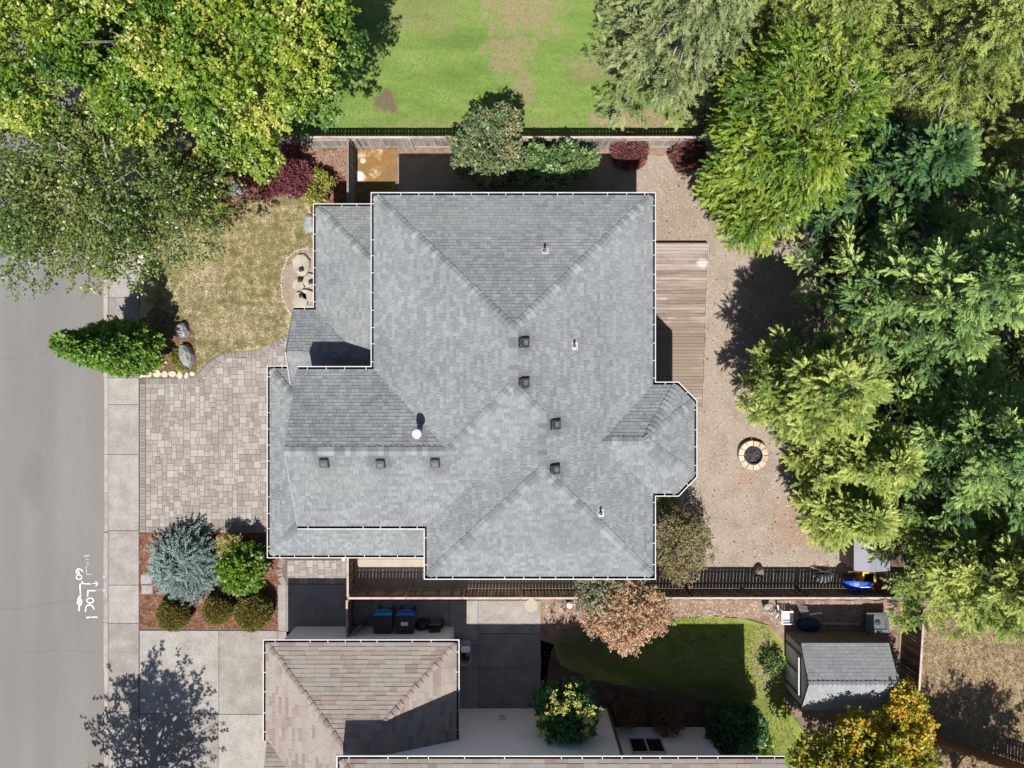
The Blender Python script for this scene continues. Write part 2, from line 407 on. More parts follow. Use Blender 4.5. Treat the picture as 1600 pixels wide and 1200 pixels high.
for a, c in zip(vs2[:-1], vs2[1:]):
    y0, y1 = W2(0, c)[1] + .012, W2(0, a)[1] - .012
    b = MB(); x0, x1 = XK + .245, XS - .01; cx, cy = (x0 + x1) / 2, (y0 + y1) / 2
    b.box(x0 - cx, x1 - cx, y0 - cy, y1 - cy, -.1, .008 + random.uniform(-.002, .002), bev=.008)
    link('paving_slab', b.mesh('paving_slab', M['concrete']), side, (cx, cy, 0))

# neighbour's concrete drive: slabs
ndrive = sheet('concrete_drive', px([(217.5, 984), (437, 986), (447, 912), (447, 880), (548, 880), (848, 936), (848, 1260), (410, 1300), (217.5, 1300)]), -0.012, M['joint'])
def slab(poly, name, parent, m, z=.008, g=.011):
    cx = sum(p[0] for p in poly) / len(poly); cy = sum(p[1] for p in poly) / len(poly)
    sh = [(cx + (x - cx) * (1 - g / max(.2, abs(x - cx))), cy + (y - cy) * (1 - g / max(.2, abs(y - cy)))) for x, y in poly]
    b = MB(); bv = .008
    top = [(cx + (x - cx) * (1 - bv / max(.2, abs(x - cx))), cy + (y - cy) * (1 - bv / max(.2, abs(y - cy)))) for x, y in sh]
    ccw = sum(sh[i][0] * sh[(i + 1) % len(sh)][1] - sh[(i + 1) % len(sh)][0] * sh[i][1] for i in range(len(sh))) > 0
    if not ccw: sh.reverse(); top.reverse()
    b.loft([[(x - cx, y - cy, -.05) for x, y in sh], [(x - cx, y - cy, z - bv) for x, y in sh], [(x - cx, y - cy, z) for x, y in top]])
    return link(name, b.mesh(name, m), parent, (cx, cy, 0))
def rect(u0, v0, u1, v1): return px([(u0, v1), (u1, v1), (u1, v0), (u0, v0)])
for q in [(218, 985, 342, 1115), (342, 985, 434, 1116), (218, 1115, 341, 1250), (341, 1116, 470, 1250), (218, 1250, 341, 1300), (341, 1250, 470, 1300),
          (434, 913, 447, 986), (447, 913, 552, 1000), (434, 986, 552, 1010),
          (552, 938, 580, 1010), (580, 938, 702, 1010), (702, 938, 747, 1000), (747, 938, 845, 990), (702, 1000, 747, 1044), (747, 990, 845, 1044),
          (702, 1044, 747, 1112), (747, 1044, 845, 1112)]:
    slab(rect(*q), 'paving_slab', ndrive, M['concrete'], z=.010)
b = MB(); c = W(830, 946, .012); b.lathe([(.30, 0), (.30, .006), (.27, .009)], 28, c)
tag(b.build('stepping_disc', M['concrete_tan'], loc=c), 'pale round concrete disc set flush in the patio by the fence', 'paver')

# front drive: square and oblong pavers laid at random with a darker soldier border
def inpoly(p, poly):
    x, y = p; n = len(poly); r = False; j = n - 1
    for i in range(n):
        xi, yi = poly[i]; xj, yj = poly[j]
        if (yi > y) != (yj > y) and x < (xj - xi) * (y - yi) / (yj - yi) + xi: r = not r
        j = i
    return r
drive_px = [(218, 831), (218, 590), (300, 590), (312, 580), (322, 568), (334, 558), (348, 552), (365, 550), (400, 547), (420, 537), (440, 527), (470, 518), (500, 518), (500, 600), (440, 610), (440, 831)]
drive = sheet('driveway', px(drive_px), -0.004, M['joint'])
path_px = [(437, 880), (440, 874), (556, 874), (556, 912), (452, 912), (444, 905), (438, 894)]
path = sheet('paved_path', px(path_px), -0.004, M['joint'])
CELL = .1085
PAV = {}
def paver_mesh(w, h, lobe=0):
    k = (w, h)
    if k not in PAV:
        b = MB(); a, c = w * CELL / 2 - .005, h * CELL / 2 - .005
        b.box(-a, a, -c, c, -.04, .012, bev=.007)
        PAV[k] = b.mesh('paver', M['paver'])
    return PAV[k]
def lay(poly, parent, limit, seed, inset):
    r = random.Random(seed)
    xs = [p[0] for p in poly]; ys = [p[1] for p in poly]
    nx, ny = int((max(xs) - min(xs)) / CELL) + 2, int((max(ys) - min(ys)) / CELL) + 2
    x0, y0 = min(xs), min(ys)
    occ = np.zeros((nx + 4, ny + 4), bool); ok = np.zeros_like(occ)
    for i in range(nx):
        for j in range(ny): ok[i, j] = inpoly((x0 + (i + .5) * CELL, y0 + (j + .5) * CELL), poly)
    out = []
    for j in range(ny):
        for i in range(nx):
            if occ[i, j] or not ok[i, j]: continue
            opts = [(3, 3), (3, 3), (2, 3), (3, 2), (2, 2), (2, 3)]
            r.shuffle(opts)
            for w, h in opts + [(2, 1), (1, 2), (1, 1)]:
                if ok[i:i + w, j:j + h].all() and not occ[i:i + w, j:j + h].any(): break
            else: continue
            occ[i:i + w, j:j + h] = True
            out.append((x0 + (i + w / 2) * CELL, y0 + (j + h / 2) * CELL, w, h))
    out.sort(key=lambda q: -q[2] * q[3])
    for x, y, w, h in out[:limit]:
        o = link('paver', paver_mesh(w, h), parent, (x, y, r.uniform(-.002, .003)))
    rest = out[limit:]
    if rest:
        b = MB()
        for x, y, w, h in rest:
            a, c = w * CELL / 2 - .005, h * CELL / 2 - .005
            b.box(x - a, x + a, y - c, y + c, -.04, .012 + r.uniform(-.002, .003), bev=.007, t=r.random())
        o = b.build('small_paver', M['paver'], parent); o['kind'] = 'stuff'
def border(pts, w, parent, name='border_paver', L=.15):
    """soldier course along a polyline, bricks on its left side"""
    b = MB(); a = w / 2 - .004
    b.box(-a, a, -L / 2 + .004, L / 2 - .004, -.04, .013, bev=.007)
    me = b.mesh(name, M['paver_border'])
    for p, q in zip(pts[:-1], pts[1:]):
        d = Vector(q) - Vector(p); n = max(1, round(d.length / L)); st = d / n; nr = Vector((-d.y, d.x)).normalized()
        for k in range(n):
            c = Vector(p) + st * (k + .5) + nr * (w / 2)
            link(name, me, parent, (c.x, c.y, random.uniform(-.002, .002)), (0, 0, math.atan2(d.y, d.x) + math.pi / 2))
inner = px([(228, 823), (228, 600), (303, 600), (318, 589), (330, 575), (340, 567), (352, 561), (368, 559), (404, 556), (425, 545), (445, 535), (475, 527), (498, 527), (498, 610), (440, 615), (440, 823)])
lay(inner, drive, 292, 3, 0)
border(px([(218, 830), (218, 591)]), .28, drive) if False else None
border(px([(227.3, 591), (227.3, 831)]), .27, drive) if False else None
def bline(lst, w=.27):
    border(px(lst), w, drive)
bline([(227.4, 832), (227.4, 600)])
bline([(228, 600), (303, 600), (318, 589), (330, 575), (340, 567), (352, 561), (368, 559), (404, 556), (425, 545), (445, 535), (475, 527), (498, 527)])
bline([(440, 832.5), (228, 832.5)]) if False else None
bline([(228, 832.4), (440, 832.4)])
lay(px([(449, 880), (449, 912), (556, 912), (556, 876), (449, 876)]), path, 100, 5, 0)
border(px([(448.5, 912), (443, 900), (441, 888), (446, 874)]), .27, path)

# soft ground
sheet('gravel_yard', px([(553, 218), (1110, 215), (1330, 300), (1420, 500), (1420, 925), (545, 925), (545, 870), (553, 300)]), 0.0, M['gravel'])
sheet('lawn', px([(360, 214), (360, -700), (1160, -700), (1130, 100), (1075, 214)]), 0.0, M['lawn'], amp=.05)
sheet('front_lawn', px([(225, 600), (225, 300), (350, 200), (505, 260), (505, 560), (440, 545), (400, 556), (330, 590), (300, 598)]), -0.012, M['dry_grass'])
sheet('bark_bed', px([(230, 240), (552, 222), (552, 330), (486, 335), (484, 322), (478, 312), (466, 305), (440, 302), (410, 308), (380, 318), (355, 325), (300, 300)]), 0.004, M['bark'], amp=.07, seed=3)
sheet('bark_strip', px([(470, 233), (553, 233), (553, 262), (540, 275), (520, 262), (500, 258), (480, 262)]), 0.008, M['bark_pale'], amp=.08, seed=4)
sheet('soil_strip', px([(558, 231), (1085, 229), (1085, 244), (1000, 243), (900, 246), (760, 250), (640, 246), (558, 240)]), 0.004, M['bark_pale'], amp=.06, seed=5)
sheet('planting_bed', px([(217.6, 833), (437, 833), (441, 870), (437, 884), (441, 898), (447, 911), (433, 914), (432, 983), (217.6, 981)]), 0.0, M['bark'], amp=.025, seed=6)
sheet('tree_bed', px([(218, 588), (218, 500), (240, 480), (285, 495), (304, 520), (306, 560), (308, 578), (300, 589)]), 0.0, M['bark'], amp=.05, seed=7)
sheet('dry_verge', px([(218, 500), (218, 380), (228, 380), (226, 470), (232, 500)]), -0.004, M['straw'], amp=.04, seed=8)
sheet('side_concrete', px([(557, 874), (670, 874), (672, 893), (557, 894)]), 0.008, M['concrete_tan'])
pad = sheet('concrete_pad', px([(557, 234), (621, 233), (621, 318), (557, 318)]), 0.03, M['stain'], thick=.06)
sheet('bark_verge', px([(843, 936), (1402, 938), (1402, 1125), (1240, 1120), (1222, 1000), (1200, 976), (1165, 966), (1110, 961), (1080, 964), (1045, 963), (1000, 968), (880, 985), (860, 1020), (850, 1100), (843, 1110)]), 0.0, M['bark_pale'], amp=.03, seed=9)
sheet('neighbour_lawn', px([(862, 1000), (890, 980), (1000, 968), (1045, 964), (1080, 965), (1110, 962), (1165, 967), (1200, 977), (1222, 1000), (1230, 1040), (1226, 1100), (1260, 1150), (1270, 1330), (1180, 1330), (1150, 1110), (1080, 1088), (990, 1074), (920, 1060), (876, 1040)]), 0.006, M['lawn_small'], amp=.03, seed=10)
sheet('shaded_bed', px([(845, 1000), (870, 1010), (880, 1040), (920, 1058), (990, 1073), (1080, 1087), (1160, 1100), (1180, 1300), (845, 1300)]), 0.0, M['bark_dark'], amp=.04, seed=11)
sheet('dry_field', px([(1406, 930), (1425, 560), (1420, 300), (1330, 300), (1110, 214), (1135, 100), (1160, -700), (2300, -700), (2300, 1700), (1400, 1700), (1404, 1150)]), -0.008, M['straw'])
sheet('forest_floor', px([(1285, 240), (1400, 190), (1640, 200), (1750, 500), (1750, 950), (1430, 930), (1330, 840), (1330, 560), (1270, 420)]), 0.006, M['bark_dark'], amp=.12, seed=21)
g = sheet('gravel_bed', px([(497, 388), (478, 386), (462, 391), (449, 402), (442, 420), (439, 445), (442, 465), (448, 480), (456, 494), (470, 500), (500, 500)]), 0.004, M['gravel'], amp=.02, seed=12)
# pale pebble edge of the round gravel bed
edge = px([(480, 387), (462, 392), (449, 403), (442, 421), (439.5, 446), (442, 466), (448, 481), (456, 493)])
b = MB(); rr = random.Random(5)
for p, q in zip(edge[:-1], edge[1:]):
    n = 7
    for k in range(n):
        t = k / n; x = p[0] + (q[0] - p[0]) * t; y = p[1] + (q[1] - p[1]) * t
        s = rr.uniform(.03, .055)
        b.lathe([(s * .7, -.01), (s, .02), (s * .6, .045)], 6, (x + rr.uniform(-.02, .02), y + rr.uniform(-.02, .02), 0), t=rr.random())
o = b.build('edge_pebbles', M['rock_pale']); tag(o, kind='stuff')

# small loose matter that breaks up the flat sheets: pebbles, bark chips, grass tufts, fallen leaves
def inpoly_np(X, Y, poly):
    r = np.zeros(len(X), bool); n = len(poly); j = n - 1
    for i in range(n):
        xi, yi = poly[i]; xj, yj = poly[j]
        if yi != yj:
            r ^= ((yi > Y) != (yj > Y)) & (X < (xj - xi) * (Y - yi) / (yj - yi) + xi)
        j = i
    return r
def rand_in(poly, n):
    xs = [p[0] for p in poly]; ys = [p[1] for p in poly]
    X = rng.uniform(min(xs), max(xs), n * 3); Y = rng.uniform(min(ys), max(ys), n * 3)
    k = inpoly_np(X, Y, poly); return X[k][:n], Y[k][:n]
def chips(name, poly, n, m, smin, smax, z=0.0, flat=.5, elong=1.0):
    """low tetra-like chips, one joined object"""
    X, Y = rand_in(poly, n); n = len(X)
    s = rng.uniform(smin, smax, n) * rng.uniform(.5, 1.2, n); a = rng.uniform(0, 6.28, n)
    base = np.array([(1, 0), (-.5, .87), (-.5, -.87)])
    V = np.zeros((n, 4, 3))
    for k in range(3):
        bx = base[k, 0] * s * elong; by = base[k, 1] * s
        V[:, k, 0] = X + bx * np.cos(a) - by * np.sin(a); V[:, k, 1] = Y + bx * np.sin(a) + by * np.cos(a); V[:, k, 2] = z - .004
    V[:, 3, 0] = X + rng.normal(0, .25, n) * s; V[:, 3, 1] = Y + rng.normal(0, .25, n) * s; V[:, 3, 2] = z + s * flat
    idx = np.arange(n)[:, None] * 4
    F = np.concatenate([idx + np.array([0, 1, 3]), idx + np.array([1, 2, 3]), idx + np.array([2, 0, 3])])
    t = np.tile(rng.random(n), 3)
    o = np_mesh(name, V.reshape(-1, 3), F, t, m); tag(o, kind='stuff'); return o
def tufts(name, poly, n, m, h, w, z=0.0, blades=4):
    X, Y = rand_in(poly, n); n = len(X)
    X = np.repeat(X, blades) + rng.normal(0, w * .8, n * blades); Y = np.repeat(Y, blades) + rng.normal(0, w * .8, n * blades)
    n = len(X); a = rng.uniform(0, 6.28, n); hh = h * rng.uniform(.4, 1.2, n); lean = rng.uniform(.3, 1.3, n) * hh
    ww = w * rng.uniform(.12, .3, n)
    V = np.zeros((n, 3, 3))
    V[:, 0] = np.stack([X - np.sin(a) * ww, Y + np.cos(a) * ww, np.full(n, z)], 1)
    V[:, 1] = np.stack([X + np.sin(a) * ww, Y - np.cos(a) * ww, np.full(n, z)], 1)
    V[:, 2] = np.stack([X + np.cos(a) * lean, Y + np.sin(a) * lean, z + hh], 1)
    F = np.arange(n * 3).reshape(n, 3)
    o = np_mesh(name, V.reshape(-1, 3), F, rng.random(n), m); tag(o, kind='stuff'); return o
M['pebble'] = mat('pebble', [(.16, .12, .09), (.25, .19, .15), (.34, .28, .23), (.42, .37, .32)], 3, .9, 0, 30, .1, var=.9, lo=.1, hi=.9)
M['chip'] = mat('bark_chip', [(.05, .024, .016), (.10, .045, .028), (.16, .08, .05), (.24, .15, .11)], 3, .95, 0, 30, .1, var=.9, lo=.1, hi=.9)
M['litter'] = mat('leaf_litter', [(.045, .03, .02), (.10, .06, .035), (.16, .09, .045)], 3, .9, 0, 30, .1, var=.9, lo=.1, hi=.9)
M['drytuft'] = leafmat('dry_tuft', [(.14, .155, .05), (.32, .27, .15), (.45, .37, .25)], .3, .8, .1)
M['greentuft'] = leafmat('green_tuft', [(.065, .145, .025), (.135, .215, .045), (.25, .27, .10)], .3, .7, .15)
M['strawtuft'] = leafmat('straw_tuft', [(.23, .18, .10), (.32, .25, .15), (.39, .31, .20)], .3, .8, .1)
yard = px([(1025, 250), (1100, 250), (1200, 330), (1260, 400), (1320, 640), (1320, 900), (1030, 905)])
chips('gravel_pebbles', yard, 30000, M['pebble'], .018, .042)
chips('leaf_litter', yard, 1100, M['litter'], .03, .07, flat=.25, elong=1.5)
chips('yard_pebbles', px([(560, 235), (1100, 235), (1100, 300), (560, 300)]), 1800, M['pebble'], .015, .04, .005)
chips('bark_chips', px([(218, 834), (436, 834), (436, 984), (218, 982)]), 5200, M['chip'], .02, .05, .004, .4, 1.6)
chips('front_bark_chips', px([(360, 300), (480, 235), (552, 235), (552, 325), (488, 325), (470, 305), (430, 303)]), 3000, M['chip'], .02, .05, .008, .4, 1.6)
chips('tree_bed_chips', px([(219, 587), (219, 500), (285, 497), (304, 525), (300, 587)]), 1200, M['chip'], .02, .05, .004, .4, 1.6)
chips('verge_chips', px([(845, 939), (1400, 940), (1400, 985), (1230, 985), (1180, 965), (1000, 965), (860, 985)]), 4500, M['pebble'], .015, .04, .004, .4, 1.5)
chips('shade_bed_chips', px([(850, 1005), (880, 1042), (990, 1076), (1150, 1105), (1150, 1180), (850, 1180)]), 3000, M['chip'], .02, .05, .004, .4, 1.6)
tufts('front_grass', px([(228, 595), (240, 330), (350, 300), (480, 310), (488, 400), (440, 420), (440, 480), (450, 525), (350, 552), (305, 585)]), 17000, M['drytuft'], .05, .05)
tufts('lawn_grass', px([(440, 202), (440, -60), (1100, -60), (1070, 203)]), 26000, M['greentuft'], .035, .05)
tufts('neighbour_grass', px([(870, 1005), (1000, 970), (1110, 964), (1200, 980), (1222, 1010), (1226, 1100), (1260, 1210), (1160, 1210), (1150, 1110), (990, 1072)]), 11000, M['greentuft'], .04, .05, .006)
tufts('field_grass', px([(1420, 940), (1620, 940), (1620, 1210), (1420, 1210)]), 9000, M['strawtuft'], .07, .06)

# painted survey marks on the road
def stroke(pts, w, m, parent=road, z=ZR + .004):
    b = MB()
    for i in range(len(pts) - 1):
        a, c = Vector(pts[i]), Vector(pts[i + 1])
        if (c - a).length < 1e-4: continue
        d = (c - a).normalized(); nr = Vector((-d.y, d.x)) * w / 2; e = d * w * .3
        zz = z + i * .0002
        b.poly([(*(a - nr - e), zz), (*(c - nr + e), zz), (*(c + nr + e), zz), (*(a + nr - e), zz)])
    return b
def cr(x, y): return W2(90 + x / 8.571, 850 + y / 8.571, ZR)
def arc(cx, cy, rx, ry, a0, a1, n=14): return [cr(cx + rx * math.cos(R(a0 + (a1 - a0) * k / n)), cy + ry * math.sin(R(a0 + (a1 - a0) * k / n))) for k in range(n + 1)]
marks = [
    ('painted_digit', [cr(338, 372), cr(322, 348), cr(300, 336), cr(275, 334), cr(255, 346), cr(250, 370), cr(256, 392), cr(272, 402), cr(286, 392), cr(288, 374), cr(276, 360), cr(258, 360)], .042),
    ('painted_digit', arc(288, 443, 36, 31, 0, 360), .042),
    ('painted_line', [cr(327, 498), cr(335, 520), cr(352, 530), cr(442, 536)], .045),
    ('painted_arrow', [cr(470, 528), cr(540, 530), cr(508, 500), cr(540, 530), cr(510, 566)], .03),
    ('painted_line', [cr(340, 520), cr(302, 540), cr(300, 575), cr(306, 640), cr(306, 705)], .05),
    ('painted_line', [cr(290, 820), cr(288, 895)], .055),
    ('painted_letter', [cr(400, 698), cr(410, 622), cr(502, 625)], .055),
    ('painted_letter', arc(438, 757, 46, 32, 0, 360), .05),
    ('painted_letter', [cr(488, 872), cr(474, 838), cr(448, 818), cr(418, 812), cr(392, 826), cr(378, 856), cr(374, 902)], .05),
    ('painted_bar', [cr(388, 986), cr(438, 980)], .06),
    ('painted_bar', [cr(460, 978), cr(532, 980)], .045)]
for nm, pts, w in marks: stroke(pts, w, M['paint_white']).build(nm, M['paint_white'], road)
bl = [cr(*p) for p in [(288, 692), (306, 712), (322, 745), (334, 775), (325, 800), (310, 832), (292, 822), (272, 806), (256, 800), (262, 765), (270, 735)]]
b = MB(); b.poly([(x, y, ZR + .006) for x, y in reversed(bl)]); b.build('painted_diamond', M['paint_white'], road)
for pts, w in [([cr(355, 160), cr(425, 155)], .05), ([cr(376, 158), cr(378, 185)], .03), ([cr(378, 208), cr(420, 205)], .03), ([cr(380, 242), cr(420, 246)], .03), ([cr(398, 272), cr(414, 272)], .04), ([cr(386, 290), cr(390, 408), cr(460, 404)], .03), ([cr(505, 618), cr(600, 612)], .02)]:
    stroke(pts, w, M['paint_faint']).build('faded_mark', M['paint_faint'], road)
for x, y in ((625, 438), (625, 622)):
    p = W2(90 + x / 8.571, 850 + y / 8.571); b = MB(); b.poly([(p[0] - .06, p[1] - .07, .0125), (p[0] + .06, p[1] - .07, .0125), (p[0] + .07, p[1] + .07, .0125), (p[0] - .05, p[1] + .07, .0125)])
    b.build('paint_dab', M['paint_blue'], kerb)

# ------------------------------------------------------------------ roofs
class Comp:
    """one convex roof piece: plan outline and planes z = a x + b y + c; height is the lowest plane"""
    def __init__(s, foot, planes, faces=None):
        s.foot = foot; s.planes = planes; s.faces = faces if faces is not None else range(len(planes))
    def h(s, x, y):
        n = len(s.foot)
        for i in range(n):
            p, q = s.foot[i], s.foot[(i + 1) % n]
            if (q[0] - p[0]) * (y - p[1]) - (q[1] - p[1]) * (x - p[0]) < -1e-3: return -9
        return min(a * x + b * y + c for a, b, c in s.planes)
    def face(s, i):
        poly = list(s.foot)
        for j, pj in enumerate(s.planes):
            if j == i: continue
            da, db, dc = (pj[k] - s.planes[i][k] for k in range(3))
            out = []
            for k in range(len(poly)):
                p, q = poly[k], poly[(k + 1) % len(poly)]
                fp = da * p[0] + db * p[1] + dc; fq = da * q[0] + db * q[1] + dc
                if fp >= -1e-9: out.append(p)
                if (fp > 1e-9 and fq < -1e-9) or (fp < -1e-9 and fq > 1e-9):
                    t = fp / (fp - fq); out.append((p[0] + (q[0] - p[0]) * t, p[1] + (q[1] - p[1]) * t))
            poly = out
            if len(poly) < 3: return []
        return poly
def rectf(x0, x1, y0, y1): return [(x0, y0), (x1, y0), (x1, y1), (x0, y1)]
def pW(k, x, z): return (k, 0, z - k * x)      # rises eastward from eave at x
def pE(k, x, z): return (-k, 0, z + k * x)
def pS(k, y, z): return (0, k, z - k * y)      # rises northward from eave at y
def pN(k, y, z): return (0, -k, z + k * y)
def shingle_list(comps, ex, w0, w1, seed, thick=.017, over=.03):
    r = random.Random(seed); out = []
    for ci, cp in enumerate(comps):
        tie = comps[ci + 1:]
        others = [(o, .015) for oi, o in enumerate(comps) if o is not cp]
        for fi in cp.faces:
            poly = cp.face(fi)
            if not poly: continue
            a, b, c = cp.planes[fi]; gl = math.hypot(a, b); gx, gy = a / gl, b / gl       # upslope in plan
            ex_p = ex / math.sqrt(1 + gl * gl)
            ux, uy = gy, -gx
            st = [(p[0] * ux + p[1] * uy, p[0] * gx + p[1] * gy) for p in poly]
            tmin, tmax = min(q[1] for q in st), max(q[1] for q in st)
            def iv(t):
                t = min(max(t, tmin + 1e-5), tmax - 1e-5); xs = []
                for k in range(len(st)):
                    p, q = st[k], st[(k + 1) % len(st)]
                    if (p[1] - t) * (q[1] - t) <= 0 and abs(p[1] - q[1]) > 1e-9:
                        xs.append(p[0] + (q[0] - p[0]) * (t - p[1]) / (q[1] - p[1]))
                return (min(xs), max(xs)) if len(xs) >= 2 else None
            t = tmin - over; row = 0
            while t < tmax:
                t1 = min(t + ex_p * 1.25, tmax)
                i0, i1 = iv(max(t, tmin)), iv(t1)
                if i0 and i1:
                    s = min(i0[0], i1[0]) - r.uniform(0, w1)
                    send = max(i0[1], i1[1]); rowtone = r.uniform(-.05, .05)
                    while s < send:
                        w = r.uniform(w0, w1); s2 = s + w
                        lift = thick + (r.random() < .45) * thick * .5
                        q = []; tm = min(max((t + t1) / 2, tmin), tmax); im = iv(tm); s0_, s2_ = s, s2
                        if im and tie:
                            ok = []
                            for k in range(10):
                                ss = s + (s2 - s) * (k + .5) / 10; xx, yy = ss * ux + tm * gx, ss * uy + tm * gy
                                ok.append(not any(o.h(xx, yy) > a * xx + b * yy + c - .012 for o in tie))
                            if not any(ok):
                                s = s2 + .004; continue
                            if not all(ok):
                                ka = ok.index(True); kb = 10 - ok[::-1].index(True)
                                s0_, s2_ = s + (s2 - s) * max(0, ka - .5) / 10, s + (s2 - s) * min(10, kb + .5) / 10
                        for ss, tt, l in ((s0_, t, lift), (s2_, t, lift), (s2_, t1, .003), (s0_, t1, .003)):
                            ii = i0 if tt == t else i1
                            sc_ = min(max(ss, ii[0]), ii[1])
                            x, y = sc_ * ux + tt * gx, sc_ * uy + tt * gy
                            q.append((x, y, a * x + b * y + c + l))
                        if abs(q[0][0] - q[1][0]) + abs(q[0][1] - q[1][1]) + abs(q[2][0] - q[3][0]) + abs(q[2][1] - q[3][1]) > .03:
                            if not any(all(o.h(p[0], p[1]) > p[2] + th for p in q) for o, th in others):
                                lo = [(p[0], p[1], p[2] - lift - .002) for p in q[:2]]
                                out.append((q, lo, (r.random() + rowtone) % 1.0, w))
                        s = s2 + .007
                t += ex_p; row += 1
    return out
def shingle_mb(lst):
    b = MB()
    for q, lo, t, w in lst:
        b.poly(q, 0, t)
        b.poly([lo[0], lo[1], q[1], q[0]], 0, t)
        b.poly([lo[1], q[2], q[1]], 0, t); b.poly([lo[0], q[0], q[3]], 0, t)
    return b
def roof_deck(comps, b, drop=.015, soffit=.05):
    for cp in comps:
        for fi in cp.faces:
            poly = cp.face(fi)
            if poly:
                a, bb, c = cp.planes[fi]
                b.poly([(x, y, a * x + bb * y + c - drop) for x, y in poly], 0)
def line_caps(parent, p0, p1, n0, n1, m, step=.20, w=.165, seed=1, name='ridge_cap'):
    """overlapping folded caps from p0 (low) to p1 (high); n0, n1 are the two plane normals"""
    r = random.Random(seed)
    p0, p1 = Vector(p0), Vector(p1); d = (p1 - p0); L = d.length; d.normalize()
    n = max(1, int(round(L / step))); st = L / n
    t0 = n0.cross(d).normalized(); t1 = d.cross(n1).normalized()
    if t0.z > 0: t0 = -t0
    if t1.z > 0: t1 = -t1
    up = (n0 + n1).normalized()
    me = {}
    for v in range(3):
        b = MB(); h0, h1 = .042 + .006 * v, .012
        e0 = d * (-.02); e1 = d * (st + .03)
        ww = w * (1 + .06 * (v - 1))
        A = [e0 + t0 * ww + n0 * h0, e0 + up * (h0 + .006), e0 + t1 * ww + n1 * h0]
        B_ = [e1 + t0 * w * .96 + n0 * h1, e1 + up * h1, e1 + t1 * w * .96 + n1 * h1]
        Z = [e0 + t0 * ww, e0 - up * .01, e0 + t1 * ww]
        b.poly([A[0], A[1], B_[1], B_[0]]); b.poly([A[1], A[2], B_[2], B_[1]])
        b.poly([Z[0], Z[1], A[1], A[0]]); b.poly([Z[1], Z[2], A[2], A[1]])
        b.poly([Z[0], A[0], B_[0]]); b.poly([Z[2], B_[2], A[2]])
        me[v] = b.mesh(name, m)
    for k in range(n):
        link(name, me[r.randrange(3)], parent, p0 + d * (st * k))
def plane_n(p): return Vector((-p[0], -p[1], 1)).normalized()
def sweep(poly, z, prof, mats_i, closed=False):
    """profile (d outward, dz) swept along plan polyline with mitred corners; outward is to the RIGHT of travel"""
    n = len(poly); rings = []
    for i in range(n):
        def nrm(a, c):
            d = Vector((c[0] - a[0], c[1] - a[1])).normalized(); return Vector((d.y, -d.x))
        ns = []
        if i > 0: ns.append(nrm(poly[i - 1], poly[i]))
        if i < n - 1: ns.append(nrm(poly[i], poly[i + 1]))
        if len(ns) == 2:
            m = (ns[0] + ns[1]); m = m / m.dot(ns[0]) if m.length > 1e-6 else ns[0]
        else: m = ns[0]
        rings.append([(poly[i][0] + m.x * d, poly[i][1] + m.y * d, z + dz) for d, dz in prof])
    b = MB(); k = len(prof)
    for i in range(n - 1):
        for j in range(k - 1):
            b.poly([rings[i][j], rings[i][j + 1], rings[i + 1][j + 1], rings[i + 1][j]], mats_i[j])
    for r_ in (rings[0], rings[-1]):
        b.poly([r_[0], r_[1], r_[2], r_[3]], 2)
    return b
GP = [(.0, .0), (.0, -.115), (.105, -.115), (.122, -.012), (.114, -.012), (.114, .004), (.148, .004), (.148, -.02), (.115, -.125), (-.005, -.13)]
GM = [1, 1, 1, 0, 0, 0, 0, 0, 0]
def gutter(parent, poly, z, seed=1, step=.66, cover=(.02, .105)):
    poly = list(poly)[::-1]          # lists run clockwise; the sweep wants the outside on its right
    b = sweep(poly, z, GP, GM)
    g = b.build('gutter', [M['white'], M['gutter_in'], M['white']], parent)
    r = random.Random(seed)
    me = MB(); me.box(.02, .118, -.012, .012, .001, .010); ms = me.mesh('gutter_strap', M['white'])
    for a, c in zip(poly[:-1], poly[1:]):
        d = Vector((c[0] - a[0], c[1] - a[1])); L = d.length; d.normalize(); o = Vector((d.y, -d.x))
        if L < .3: continue
        n = max(1, int(L / step)); s = L / n
        for k in range(n):
            if r.random() < .12: continue
            p = Vector(a) + d * (s * (k + .5) + r.uniform(-.06, .06))
            link('gutter_strap', ms, g, (p.x, p.y, z), (0, 0, math.atan2(o.y, o.x)))
    return g
def wall_mb(b, poly, z0, z1, lap=.19, m=0):
    """lapped boarding round a closed plan outline (counter-clockwise)"""
    n = len(poly)
    for i in range(n):
        p, q = Vector(poly[i]), Vector(poly[(i + 1) % n]); d = (q - p).normalized(); o = Vector((d.y, -d.x))
        z = z0; k = max(1, int(round((z1 - z0) / lap))); h = (z1 - z0) / k
        for j in range(k):
            lo, hi = o * .022, o * .004
            b.poly([(*(p + lo), z), (*(q + lo), z), (*(q + hi), z + h), (*(p + hi), z + h)], m)
            b.poly([(*(p), z), (*(q), z), (*(q + lo), z), (*(p + lo), z)], m)
            z += h
